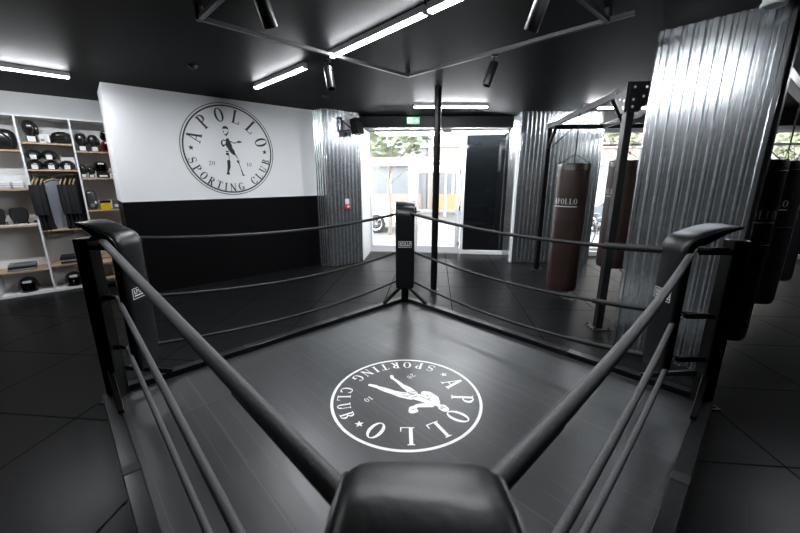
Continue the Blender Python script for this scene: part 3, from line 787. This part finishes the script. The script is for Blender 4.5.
def detector(x, y, label):
    t = thing('smoke_detector', label, 'smoke detector', (x, y, CH), 0, 'smoke detectors')
    MB().lathe([(.06, -.001), (.06, -.010), (.055, -.014)], 24).build('base', M['blackmatt'], t)
    MB().lathe([(.045, -.014), (.04, -.026), (.025, -.032)], 24).build('sensor', M['blackmatt'], t)
detector(-2.44, 4.63, 'round black smoke detector on the ceiling in front of the wall emblem')
detector(-1.2, 6.2, 'round black smoke detector on the ceiling by the left corrugated pillar')
# pipe sleeve in front of right pillar
v = thing('ceiling_pipe_sleeve', 'short pale grey round sleeve on the ceiling at the top of the big corrugated pillar', 'pipe', (2.70, 2.95, CH))
MB().lathe([(.066, -.001), (.066, -.05), (.075, -.05), (.075, -.075), (.05, -.075), (.05, -.03)], 28).build('sleeve', M['frame'], v)

# exit sign on the header
ex = thing('exit_sign', 'small green emergency exit sign on the black header above the doors', 'exit sign', (.28, 8.10, 2.985))
MB().box(-.135, -.035, -.068, .135, -.0005, .068).build('housing', M['exitgreen'], ex, bevel=.004)
XT = Matrix.Translation((0, -.0365, 0)) @ Matrix.Rotation(pi/2, 4, 'X'); g = MB()
flat(g, [(.02, .005), (.07, .005), (.07, .03), (.115, -.005), (.07, -.04), (.07, -.015), (.02, -.015)], XT)
capsule(g, [(-.055, .035), (-.055, .036)], [.011, .011], XT)
capsule(g, [(-.058, .018), (-.066, -.008), (-.045, -.025), (-.052, -.045)], [.010, .009, .007, .006], XT)
capsule(g, [(-.066, -.008), (-.08, -.028), (-.098, -.034)], [.008, .006, .005], XT); capsule(g, [(-.06, .016), (-.036, .0), (-.028, .008)], [.006, .005, .004], XT); capsule(g, [(-.06, .016), (-.082, .006)], [.006, .005], XT)
for p in (rct(-.115, .045, -.02, .052)+rct(-.115, -.052, -.109, .052)+rct(-.026, -.052, -.02, .052)): flat(g, p, XT)
g.build('pictogram', M['exitwhite'], ex, smooth=0)

# wall speaker on bracket, left pillar (local frame of the pillar front)
LPA = R(40); LP0 = (-1.47, 7.215)
sk = thing('wall_speaker', 'black box speaker on a bracket with white back plate on the left corrugated pillar', 'speaker', (*along(LP0, LPA, .54, 0), 2.80), LPA)
MB().box(-.07, -.10, -.10, .23, -.045, .20).build('back_plate', M['whiteplastic'], sk, bevel=.004)
T_ = Matrix.Translation((.06, -.24, .0)) @ Matrix.Rotation(R(18), 4, 'Z') @ Matrix.Rotation(R(-10), 4, 'X')
MB().box(-.10, -.09, -.17, .10, .07, .12, T_).build('speaker_box', M['black'], sk, bevel=.006)
m = MB()
for x in (-.045, .045): m.cyl(T_ @ Vector((x, -.092, .075)), T_ @ Vector((x, -.10, .075)), .022, n=16)
m.build('knob', M['gloss'], sk)
m = MB(); m.bar((-.24, -.06, .14), (-.24, -.06, -.12), .022, .02); m.bar((-.24, -.07, .14), (.0, -.16, -.06), .02, .02); m.bar((-.24, -.07, -.12), (.0, -.16, -.08), .02, .02); m.bar((-.24, -.07, .13), (-.14, -.07, .13), .02, .02)
m.build('bracket', M['blackmatt'], sk)
def arcp(x0, x1, z, dp): return [(x0+(x1-x0)*i/10, -.12, z-dp*4*(i/10)*(1-i/10)) for i in range(11)]
m = MB(); m.tube(arcp(-.27, -.15, -.12, .10), .006, 6); m.tube(arcp(.0, .11, -.15, .09), .006, 6)
m.tube([(.15+.05*sin(t), -.12, -.02+.07*cos(t)) for t in [pi*i/10 for i in range(11)]], .005, 6); m.build('cable', M['blackmatt'], sk)
# fire call point
fc = thing('fire_call_point', 'small red and white fire alarm call point on the left corrugated pillar', 'fire alarm', (*along(LP0, LPA, .455, 0), 1.26), LPA)
MB().box(-.04, -.06, .02, .04, -.034, .12).build('white_plate', M['whiteplastic'], fc, bevel=.004)
MB().box(-.045, -.08, -.08, .045, -.034, .015).build('red_housing', M['red'], fc, bevel=.008)
MB().box(-.026, -.083, -.05, .026, -.079, -.018).build('press_plate', M['whiteplastic'], fc, bevel=.002)

# ------------------------------------------------------------------ shop shelf unit
SHP = lambda s, d, z: (*along(S0, SA, s, d), z)
sh = thing('shelf_unit', 'tall white shelf unit with wooden boards and boxing gear along the left wall', 'shelf unit', (*S0, 0), SA)
UP = [-2.89, -2.29, -1.69, -1.09, -.49, .11, .71]
for u in UP: MB().box(u-.012, 0, .02, u+.012, .43, 2.68).build('upright', M['shelfwhite'], sh, bevel=.001)
MB().box(UP[0], .0, 2.68, UP[-1], .44, 2.705).build('top_panel', M['shelfwhite'], sh)
MB().box(UP[0], .0, .0, UP[-1], .44, .035).build('base_panel', M['shelfwhite'], sh)
MB().box(UP[0], .43, .035, UP[-1], .445, 2.68).build('back_panel', M['shelfback'], sh)
LV = {0: (2.2, 1.64, 1.1, .40), 1: (2.2, 1.64, 1.1, .40), 2: (2.205, 1.64, 1.095, .395), 3: (2.32, 1.925, 1.0, .43), 4: (2.22, 1.80, 1.28, .47), 5: (2.22, 1.8, 1.28, .5)}
for b, zs in LV.items():
    for z in zs: MB().box(UP[b]+.012, .004, z-.022, UP[b+1]-.012, .43, z).build('board', M['wood'], sh, bevel=.001)
MB().cyl((UP[3]+.012, .16, 1.86), (UP[4]-.012, .16, 1.86), .013).build('hanging_rail', M['chrome'], sh)

# ---- goods on the shelves ------------------------------------------------
def item(name, label, cat, s, d, z, rot=0, group=None):
    return thing(name, label, cat, SHP(s, d, z), SA+rot, group)
def glove(s, d, z, sc, label, rot=0, m_='gloss', stand=True, tagcard=True, group='boxing gloves on the shelves'):
    t = item('boxing_glove', label, 'boxing glove', s, d, z, rot, group)
    if stand:
        b = MB(); b.ell((0, 0, .20*sc), (.15*sc, .13*sc, .19*sc), p=.85); b.lathe([(.045*sc, .0), (.05*sc, .02*sc), (.048*sc, .1*sc), (.062*sc, .15*sc)], 16)
        b.build('mitt', M[m_], t); MB().ell((.065*sc, -.035*sc, .17*sc), (.05*sc, .06*sc, .13*sc)).build('thumb', M[m_], t)
        MB().lathe([(.052*sc, .015*sc), (.056*sc, .03*sc), (.056*sc, .075*sc), (.052*sc, .09*sc)], 20).build('cuff', M['blackcloth'], t)
        if tagcard: MB().box(-.04*sc, -.064*sc, .012*sc, .04*sc, -.059*sc, .082*sc).build('label', M['label'], t)['label'] = 'pale label on the cuff'
    else:
        b = MB(); b.ell((.04*sc, 0, .075*sc), (.21*sc, .14*sc, .15*sc), p=.85)
        b.build('mitt', M[m_], t); MB().ell((.03*sc, -.06*sc, .10*sc), (.13*sc, .05*sc, .055*sc)).build('thumb', M[m_], t)
        MB().box(-.16*sc, -.05*sc, .01, -.05*sc, .05*sc, .10*sc).build('cuff', M['blackcloth'], t, bevel=.015)
        if tagcard: MB().box(-.155*sc, -.056*sc, .012, -.075*sc, -.051*sc, .11*sc).build('label', M['label'], t)
    return t
def helmet(s, d, z, sc, label, rot=0, m_='gloss', group='head guards on the shelves'):
    t = item('head_guard', label, 'head guard', s, d, z, rot, group)
    b = MB(); n = 24
    vs = []; fs = []; rows = []
    prof = [(.085, 0), (.105, .03), (.115, .09), (.112, .15), (.09, .195), (.05, .22)]
    inn = [(r-.028, zz) for r, zz in prof][::-1]; P_ = prof+inn
    op = 4           # face opening, ribs left out at the front between z rows
    for r, zz in P_:
        for k in range(n): a = 2*pi*k/n-pi/2; vs.append((r*sc*cos(a), r*sc*1.1*sin(a), zz*sc))
    for i in range(len(P_)-1):
        for k in range(n):
            front = (k < 3 or k >= n-3)
            if front and i in (1, 2, 8, 9): continue
            k2 = (k+1) % n; fs.append((i*n+k, i*n+k2, (i+1)*n+k2, (i+1)*n+k))
    i = len(P_)-1
    for k in range(n): k2 = (k+1) % n; fs.append((i*n+k, i*n+k2, k2, k))
    b.add(vs, fs); o = b.build('shell', M[m_], t, smooth=60)
    MB().box(-.05*sc, -.132*sc, .155*sc, .05*sc, -.12*sc, .19*sc).build('brow_label', M['label'], t, bevel=.003)
    for x in (-1, 1): MB().ell((x*.108*sc, .0, .08*sc), (.03*sc, .07*sc, .09*sc)).build('ear_pad', M[m_], t)
    MB().tube([(.095*sc*cos(a), -.06*sc+.04*sc*sin(a)*0-.05*sc*abs(sin(a)), .012*sc+.0*a) for a in [pi*i/12 for i in range(13)]], .007*sc, 6).build('chin_strap', M['blackcloth'], t)
    return t
def mitt(s, d, z, sc, label, rot=0):
    t = item('focus_mitt', label, 'focus mitt', s, d, z, rot, 'focus mitts and shin guards on the shelves')
    b = MB(); n = 20; pr = [(.07*sc*(1+.18*sin(a))*cos(a), .065*sc*sin(a)) for a in [2*pi*k/n for k in range(n)]]
    T_ = Matrix.Translation((0, 0, .07*sc)) @ Matrix.Rotation(pi/2, 4, 'X')
    b.prism(pr, -.025*sc, .025*sc, T_); b.build('pad', M['gloss'], t, bevel=.01*sc, smooth=50)
    MB().ell((0, -.027*sc, .075*sc), (.08*sc, .02*sc, .08*sc)).build('target_disc', M['black'], t)
    MB().box(-.03*sc, -.034*sc, .0, .03*sc, -.027*sc, .05*sc).build('label', M['label'], t)
    return t
def carton(name, cat, s, d, z, dim, m_, label, rot=0, top=None, band=None, group=None):
    t = item(name, label, cat, s, d, z, rot, group)
    MB().box(-dim[0]/2, -dim[1]/2, 0, dim[0]/2, dim[1]/2, dim[2]).build('box', M[m_], t, bevel=.003)
    if top: MB().box(-dim[0]/2-.001, -dim[1]/2-.001, dim[2]*.72, dim[0]/2+.001, dim[1]/2+.001, dim[2]+.001).build('lid', M[top], t, bevel=.003)
    if band: MB().box(-dim[0]*.3, -dim[1]/2-.002, dim[2]*.2, dim[0]*.3, -dim[1]/2+.001, dim[2]*.5).build('label', M[band], t)
    return t
def folded(s, d, z, w, dp, n, th, m_, label, name='folded_clothes', cat='folded clothes'):
    t = item(name, label, cat, s, d, z)
    for i in range(n):
        b = MB(); o_ = .008*sin(i*2.3)
        b.box(-w/2+o_, -dp/2, i*th+.001, w/2+o_, dp/2, (i+1)*th)
        b.build('garment', M[m_[i % len(m_)]], t, bevel=th*.42, seg=3)
    return t
# left bay
bg = item('sports_bag', 'black sports bag on the top board at the left edge', 'bag', -1.29, .16, 2.205)
b = MB(); b.ell((0, 0, .15), (.34, .24, .30), p=.6); b.build('body', M['gloss'], bg)
MB().tube([(-.12+.24*i/12, -.125, .12+.13*sin(pi*i/12)) for i in range(13)], .011, 8).build('handle', M['blackcloth'], bg)
MB().box(-.07, -.127, .05, .0, -.119, .13).build('label', M['clearbag'], bg)
for i, s in enumerate((-1.50, -1.36, -1.22)):
    t = item('clothing_pack', 'white folded clothing pack, %s of the row on the upper left board' % ('leftmost', 'middle', 'rightmost')[i], 'clothing pack', s, .15, 1.64, 0, 'white clothing packs')
    MB().box(-.065, -.12, .0, .065, .12, .11).build('pack', M['frame'], t, bevel=.02, seg=3)
    for k in range(3): MB().box(-.06, -.122, .02+.032*k, .06, -.118, .026+.032*k).build('fold', M['card'], t)
carton('shoe_box', 'box', -1.33, .3, 1.64, (.46, .16, .2), 'frame', 'wide white box behind the white clothing packs', top='shelfwhite')
for s, l in ((-1.55, 'black focus mitt cut by the left edge of the photo'), (-1.30, 'black focus mitt standing above the pair of sandals')):
    t = item('focus_mitt', l, 'focus mitt', s, .20, 1.095, 0, 'large focus mitts')
    b = MB(); b.prism([(-.10, .24), (-.105, .12), (-.075, .04), (-.06, 0), (.06, 0), (.075, .04), (.105, .12), (.10, .24), (.06, .262), (-.06, .262)], -.035, .035, Matrix.Rotation(R(82), 4, 'X'))
    b.build('pad', M['blackcloth'], t, bevel=.018, seg=3, smooth=60)
    MB().box(-.05, -.055, .01, .05, -.045, .05).build('cuff_label', M['black'], t)
for i, s in enumerate((-1.47, -1.25)):
    for j in (0, 1):
        t = item('sandal', 'sandal %s, %s of its pair' % (('below the left-edge focus mitt', 'in front of the right focus mitt')[i], ('left', 'right')[j]), 'sandal', s+j*.10, .07+.01*j, 1.096, R(-62), 'sandals on the board')
        b = MB(); b.prism([(.045*cos(a)*(1 if cos(a) > 0 else .9), .12*sin(a)) for a in [2*pi*k/20 for k in range(20)]], 0, .02); b.build('sole', M['frame'], t, bevel=.004)
        b = MB(); b.tube([(.042*cos(a), .03, .018+.035*sin(a)) for a in [pi*k/10 for k in range(11)]], .012, 8); b.build('strap', M['gloss'], t)
t = item('flat_box', 'flat grey box lying on the lower left board', 'box', -1.40, .16, .397)
for k in range(3): MB().box(-.16+.008*k, -.12, .001+k*.034, .16, .12, .033+k*.034).build('layer', M[('card', 'darkcloth', 'card')[k]], t, bevel=.006)
MB().box(-.09, -.05, .102, .09, .06, .106).build('label', M['clearbag'], t)
helmet(-1.385, .17, .037, 1.0, 'black head guard on the bottom of the left bay')
# middle bay
glove(-.955, .16, 2.322, 1.12, 'large black boxing glove standing on the top board of the middle bay', 0, 'gloss')
glove(-.66, .16, 2.322, 1.25, 'long black boxing glove lying on the top board of the middle bay', 0, 'gloss', stand=False)
carton('small_card', 'card', -.835, .06, 2.322, (.07, .02, .12), 'whiteplastic', 'white card between the two gloves on the top middle board', band='card')
for i, (s, z, w) in enumerate(((-.985, 1.927, 'lower left'), (-.80, 1.927, 'lower middle'), (-.615, 1.927, 'lower right'), (-.975, 2.075, 'upper left'), (-.80, 2.075, 'upper right'))):
    t = item('shin_guard', 'black gloss shin guard, %s of the heap on the second middle board' % w, 'shin guard', s, .16, z, 0, 'heap of black shin guards')
    b = MB(); b.ell((0, 0, .07), (.17, .22, .135), p=.8); b.build('shell', M['gloss'], t)
    MB().tube([(.085*cos(a), -.02, .07+.068*sin(a)) for a in [2*pi*k/18 for k in range(18)]], .010, 6, closed=True).build('rim', M['black'], t)
    MB().box(-.04, -.122, .005, .03, -.112, .07).build('label', M['whiteplastic'], t, bevel=.002)
carton('white_box', 'box', -.60, .30, 1.927, (.17, .14, .2), 'whiteplastic', 'white box at the back of the second middle board')
# hanging clothes
def garment(s, m_, label, w=.42, L=.78, lean=0, zb=1.86, yaw=None):
    t = thing('hanging_garment', label, 'hanging garment', SHP(s, .16, zb), SA+(R(82) if yaw is None else yaw), 'clothes hanging in the middle bay')
    h = MB(); h.tube([(0, 0, .016), (.012, 0, .022), (.02, 0, .008), (.012, 0, -.02), (0, 0, -.04), (0, 0, -.075)], .004, 6)
    h.build('hook', M['chrome'], t)
    h = MB(); h.tube([(-.19, 0, -.155), (-.10, 0, -.105), (0, 0, -.07), (.10, 0, -.105), (.19, 0, -.155)], .010, 8); h.build('hanger', M['wood'], t)
    vs = []; fs = []; nx, nz = 18, 16
    for side in (0, 1):
        for j in range(nz+1):
            v = j/nz; z = -.10-v*L
            for i in range(nx+1):
                u = i/nx*2-1; hw = w/2*(1.0+.03*sin(3*v)); x = u*hw
                zz = z-(.07*abs(u)**1.5)*(1-v)
                th = (.018+.014*v)*(1-abs(u)**4)
                y = (1 if side else -1)*(th+.010*v*sin(6*u*pi/2+3*side+s*20)+.004*sin(11*u))+lean*v*.05
                vs.append((x, y, zz))
    m_n = (nx+1)*(nz+1)
    for sd in (0, 1):
        for j in range(nz):
            for i in range(nx):
                q = sd*m_n+j*(nx+1)+i; f = (q, q+1, q+nx+2, q+nx+1); fs.append(f if sd == 0 else f[::-1])
    for j in range(nz):
        for i in (0, nx): a = j*(nx+1)+i; fs.append((a, a+nx+1, a+nx+1+m_n, a+m_n))
    for i in range(nx):
        a = nz*(nx+1)+i; fs.append((a, a+1, a+1+m_n, a+m_n)); fs.append((i, i+1, i+1+m_n, i+m_n))
    MB().add(vs, fs).build('cloth', M[m_], t, smooth=70)
    for x in (-1, 1):
        sl = MB(); sl.tube([(x*w*.46, 0, -.17), (x*w*.52, .0, -.3), (x*w*.53, .0, -.5), (x*w*.50, .0, -.62)], lambda u: .045-.012*u, 10); sl.build('sleeve', M[m_], t)
    return t
gs = [(-1.035, 'blackcloth', 'black garment, leftmost on the hanging rail'), (-.995, 'darkcloth', 'dark navy garment, second from the left on the hanging rail'),
      (-.94, 'blackcloth', 'black garment, third from the left on the hanging rail'), (-.72, 'blackcloth', 'black garment hanging just right of the grey jacket'),
      (-.67, 'darkcloth', 'dark garment on a wooden hanger, third from the right on the rail'), (-.61, 'blackcloth', 'black garment second from the right on the hanging rail'), (-.565, 'blackcloth', 'black garment, rightmost on the hanging rail')]
for s, m_, l in gs: garment(s, m_, l, L=.76, w=.36, yaw=R(80))
garment(-.82, 'greycloth', 'long grey jacket hanging turned outwards in the middle of the rail', w=.34, L=.88, lean=1.6, yaw=R(30))
folded(-.78, .15, .432, .34, .26, 4, .03, ('darkcloth', 'card', 'blackcloth', 'darkcloth'), 'stack of dark folded clothes on the lower middle board')
helmet(-.84, .15, .037, 1.0, 'black head guard on the bottom of the middle bay')
# right bay
glove(-.385, .16, 2.222, .98, 'black boxing glove, left one on the top board next to the emblem wall')
glove(-.235, .16, 2.222, .92, 'black boxing glove, right one on the top board next to the emblem wall')
helmet(-.05, .17, 2.222, .85, 'dark red head guard under another on the top right board', m_='redglove')
helmet(-.05, .17, 2.222+.187, .72, 'black head guard resting on the red one')
glove(-.44, .12, 1.802, .72, 'small black boxing glove at the left of the second right board', tagcard=True)
glove(-.34, .14, 1.802, .62, 'small black boxing glove beside the head guard on the second right board')
carton('equipment_box', 'box', -.19, .17, 1.802, (.17, .15, .09), 'gloss', 'low black box carrying a head guard on the second right board', band='label')
helmet(-.20, .16, 1.893, .80, 'black head guard on a low box on the second right board')
carton('pink_carton', 'box', -.06, .12, 1.802, (.09, .09, .10), 'whiteplastic', 'small white carton with a pink lid by the emblem wall', top='pink', band='pink')
carton('pink_carton', 'box', .04, .12, 1.802, (.06, .09, .13), 'pink', 'small pink carton against the emblem wall end', band='whiteplastic')
t = item('plastic_bag', 'smoky see-through bag of wraps on the third right board', 'bag', -.405, .15, 1.282)
b = MB(); b.ell((0, 0, .16), (.15, .16, .32), p=.55); b.build('bag', M['clearbag'], t); MB().ell((0, -.01, .08), (.12, .15, .14)).build('contents', M['card'], t)
MB().ell((.04, -.05, .12), (.05, .06, .1)).build('contents', M['label'], t)
carton('yellow_pack', 'package', -.235, .12, 1.282, (.14, .12, .145), 'yellow', 'bright yellow package with a black top on the third right board', top='gloss')
carton('teal_tin', 'package', -.085, .13, 1.282, (.115, .12, .16), 'teal', 'teal package with a brown top on the third right board', top='brown', band='label')
# wooden stool in front of lower right bay
t = thing('wooden_stool', 'small light wooden step stool beside the left ring corner', 'stool', SHP(-.42, -.20, 0), SA)
MB().box(-.20, -.16, .42, .20, .16, .45).build('seat', M['wood'], t, bevel=.003)
for x in (-.16, .10): MB().box(x, -.15, .0, x+.03, .15, .42).build('leg', M['wood'], t, bevel=.003)
MB().box(-.13, -.13, .16, .28, .13, .185).build('step', M['wood'], t, bevel=.003)
t = thing('weight_plate', 'black disc weight leaning on the wooden stool', 'weight', SHP(-.29, -.22, .186), SA)
MB().lathe([(.03, -.015), (.085, -.015), (.09, -.01), (.09, .01), (.085, .015), (.03, .015)], 28, Matrix.Translation((0, 0, .092)) @ Matrix.Rotation(R(72), 4, 'Y')).build('disc', M['gloss'], t)

# ------------------------------------------------------------------ the street outside
struct(MB().box(-30, 9.2, -.12, 40, 11.2, -.02).build('ground_pavement', M['pave'], smooth=0))
struct(MB().box(-30, 11.2, -.2, 40, 19.0, -.10).build('ground_road', M['asphalt'], smooth=0))
struct(MB().box(-30, 19.0, -.12, 40, 40, .02).build('ground_far_pavement', M['pave'], smooth=0))
def building(x0, x1, y, h, wm, label, fl=(3.2,), shop='orange', rows=4, pitch=2.2, z0s=0):
    t = thing('building', label, 'building', (x0, y, 0), 0, 'buildings across the street')
    w = x1-x0-.04
    MB().box(0, 0, 0, w, 6, h).build('wall', M[wm], t)
    n = int(w/pitch)
    for r in range(rows):
        for i in range(n):
            x = (i+.5)*w/n; z = 4.3+r*2.9
            f = MB(); frame_rect(f, x-.55, z, x+.55, z+1.6, .08, -.06, .0); fo = f.build('window', M['frame'], t)
            MB().box(x-.47, -.02, z+.08, x+.47, -.005, z+1.52).build('pane', M['winblue'], fo, smooth=0)
    s_ = MB(); s_.box(.3, -.08, 0, w-.3, -.01, .9); s_.build('shopfront', M[shop], t)
    g_ = MB(); g_.box(.3, -.05, .9, w-.3, -.01, 2.5); g_.build('shop_glass', M['winblue'], t)
    for i in range(int(w/1.1)): MB().box(.3+i*1.1, -.09, .9, .38+i*1.1, -.01, 2.5).build('mullion', M['frame'], t)
    MB().box(.2, -.3, 2.5, w-.2, -.01, 3.1).build('fascia', M[shop], t)
    MB().box(-.05, -.15, 3.5, w+.05, .0, 3.65).build('cornice', M['frame'], t)
    return t
building(-14, -3.1, 21, 15, 'facade', 'cream building across the street at the far left')
building(-3.1, 1.6, 21.4, 13, 'facade2', 'pale grey building across the street seen behind the left door', shop='facade3')
building(1.6, 6.8, 21, 14, 'facade', 'cream building with orange shopfront seen behind the right door')
building(6.8, 16, 21.5, 15, 'facade3', 'pink building across the street behind the brown bags', shop='facade')
building(16, 36, 21, 13, 'stone', 'ochre building across the street at the right edge', shop='facade')
def tree(x, y, h, label, cr=2.0, n=900):
    t = thing('street_tree', label, 'tree', (x, y, -.1), 0, 'trees along the street')
    b = MB(); b.tube([(0, 0, 0), (.05, .03, h*.3), (-.03, 0, h*.6), (.05, 0, h)], lambda u: .075-.03*u, 12)
    for k in range(7):
        a = k*2.4; b.tube([(0, 0, h*.62+.1*k), (cos(a)*.6, sin(a)*.6, h*.8+.1*k), (cos(a)*1.3, sin(a)*1.3, h+.12*k)], lambda u: .03-.015*u, 8)
    b.build('trunk', M['bark'], t)
    lf = MB(); rnd = random.Random(int(x*10))
    for i in range(n):
        u, v = rnd.random()*2*pi, math.acos(rnd.random()*2-1); rr = cr*rnd.random()**.4
        c_ = Vector((rr*sin(v)*cos(u), rr*sin(v)*sin(u), h+.9+.75*rr*cos(v)))
        T_ = Matrix.Translation(c_) @ Matrix.Rotation(rnd.random()*6, 4, 'Z') @ Matrix.Rotation(rnd.random()*6, 4, 'X'); s = .10+.1*rnd.random()
        lf.add([(-s, 0, 0), (0, -s*.6, 0), (s, 0, 0), (0, s*.6, 0)], [(0, 1, 2, 3)], None, T_)
    lf.build('foliage', M['leaf'], t, smooth=0); return t
tree(-.35, 12.2, 2.75, 'slender street tree seen behind the left door leaf', 1.6)
tree(9.0, 15.0, 3.6, 'street tree seen above the far brown punching bag', 1.9)
tree(14.5, 13.5, 2.9, 'street tree at the right edge behind the black bags', 2.1)
def car(x, y, rz, m_, label):
    t = thing('parked_car', label, 'car', (x, y, -.10), rz, 'cars parked in the street')
    side = [(-2.1, .35), (-2.12, .72), (-1.95, .86), (-1.15, .98), (-.55, 1.38), (.75, 1.42), (1.55, 1.02), (2.05, .92), (2.12, .6), (2.08, .32)]
    b = MB(); b.prism([(px_, pz) for px_, pz in side], -.82, .82, Matrix.Rotation(pi/2, 4, 'X')); b.build('body', M[m_], t, bevel=.07, seg=3, smooth=50)
    gl = MB()
    for sg in (-1, 1): gl.prism([(-1.0, 1.0), (-.48, 1.33), (.08, 1.35), (.08, 1.0)], sg*.822-.004, sg*.822+.004, Matrix.Rotation(pi/2, 4, 'X')); gl.prism([(.16, 1.0), (.16, 1.35), (.7, 1.35), (1.35, 1.02)], sg*.822-.004, sg*.822+.004, Matrix.Rotation(pi/2, 4, 'X'))
    gl.build('side_windows', M['carglass'], t)
    for wx in (-1.35, 1.35):
        for sg in (-1, 1):
            w_ = MB(); w_.lathe([(.22, -.1), (.30, -.1), (.33, -.07), (.33, .07), (.30, .1), (.22, .1)], 28, Matrix.Translation((wx, sg*.76, .33)) @ Matrix.Rotation(pi/2, 4, 'X'))
            wo = w_.build('wheel', M['tyre'], t)
            r_ = MB(); r_.cyl((wx, sg*.76, .33), (wx, sg*.865, .33), .05)
            r_.tube([(wx+.21*cos(a), sg*.855, .33+.21*sin(a)) for a in [2*pi*k/24 for k in range(24)]], .018, 6, closed=True)
            for k in range(7): a = 2*pi*k/7; r_.bar((wx, sg*.86, .33), (wx+.2*cos(a), sg*.86, .33+.2*sin(a)), .04, .02)
            r_.build('rim', M['chrome'], wo)
    hl = MB()
    for sg in (-1, 1): hl.box(-2.13, sg*.62-.14, .66, -2.09, sg*.62+.14, .78)
    hl.build('headlight', M['frame'], t)
    return t
car(8.15, 13.6, 0, 'carsilver', 'silver car parked beyond the brown bags, its front wheel in view')
car(-2.2, 13.4, 0, 'carwhite', 'white car parked behind the left door leaf')
car(4.9, 16.2, pi, 'carsilver', 'silver car on the far side behind the right door leaf')
# parasol of the cafe opposite
t = thing('cafe_parasol', 'white cafe parasol seen through the right door leaf', 'parasol', (2.25, 17.9, -.05))
MB().cyl((0, 0, 0), (0, 0, 2.6), .04).build('pole', M['frame'], t)
MB().lathe([(1.75, 2.10), (1.75, 2.25), (.05, 2.95), (.0, 2.96)], 8).build('canopy', M['whitecloth'], t, smooth=10)
# bicycle by the window
t = thing('bicycle', 'grey bicycle leaning outside the window below the silver car', 'bicycle', (5.50, 9.75, -.02), R(25))
for x in (-.5, .5):
    w_ = MB(); w_.tube([(x+.33*cos(a), 0, .34+.33*sin(a)) for a in [2*pi*k/32 for k in range(32)]], .017, 8, closed=True); wo = w_.build('wheel', M['tyre'], t)
    w_ = MB()
    for k in range(12): a = 2*pi*k/12; w_.cyl((x, 0, .34), (x+.32*cos(a), 0, .34+.32*sin(a)), .003, n=5)
    w_.build('spokes', M['chrome'], wo)
m = MB(); FRp = [((-.5, 0, .34), (-.08, 0, .30)), ((-.08, 0, .30), (-.2, 0, .82)), ((-.5, 0, .34), (-.18, 0, .76)), ((-.18, 0, .76), (.36, 0, .80)), ((-.08, 0, .30), (.38, 0, .72)), ((.5, 0, .34), (.35, 0, .95))]
for a, b in FRp: m.cyl(a, b, .016, n=8)
m.build('frame', M['card'], t)
MB().ell((-.22, 0, .87), (.26, .14, .07)).build('saddle', M['gloss'], t)
MB().tube([(.38, -.28, 1.0), (.33, -.1, .97), (.33, .1, .97), (.38, .28, 1.0)], .012, 8).build('handlebar', M['chrome'], t)

# ------------------------------------------------------------------ light, camera
w = bpy.data.worlds.new('World'); bpy.context.scene.world = w; w.use_nodes = True
bg = w.node_tree.nodes['Background']; bg.inputs[0].default_value = (.93, .96, 1, 1); bg.inputs[1].default_value = 5.0

cam = bpy.data.cameras.new('Camera'); co = bpy.data.objects.new('Camera', cam); C.objects.link(co)
cam.sensor_width = 36; cam.lens = 16.0; cam.clip_start = .02
co.location = (0, 0, 1.8); co.rotation_euler = (pi/2-math.atan(88.5/355.6), 0, 0)
cam.dof.use_dof = True; cam.dof.focus_distance = 3.6; cam.dof.aperture_fstop = 3.2
sc = bpy.context.scene; sc.camera = co
sc.view_settings.view_transform = 'Standard'; sc.view_settings.look = 'None'; sc.view_settings.gamma = 1; sc.view_settings.use_curve_mapping = False
sc.view_settings.exposure = 2.38
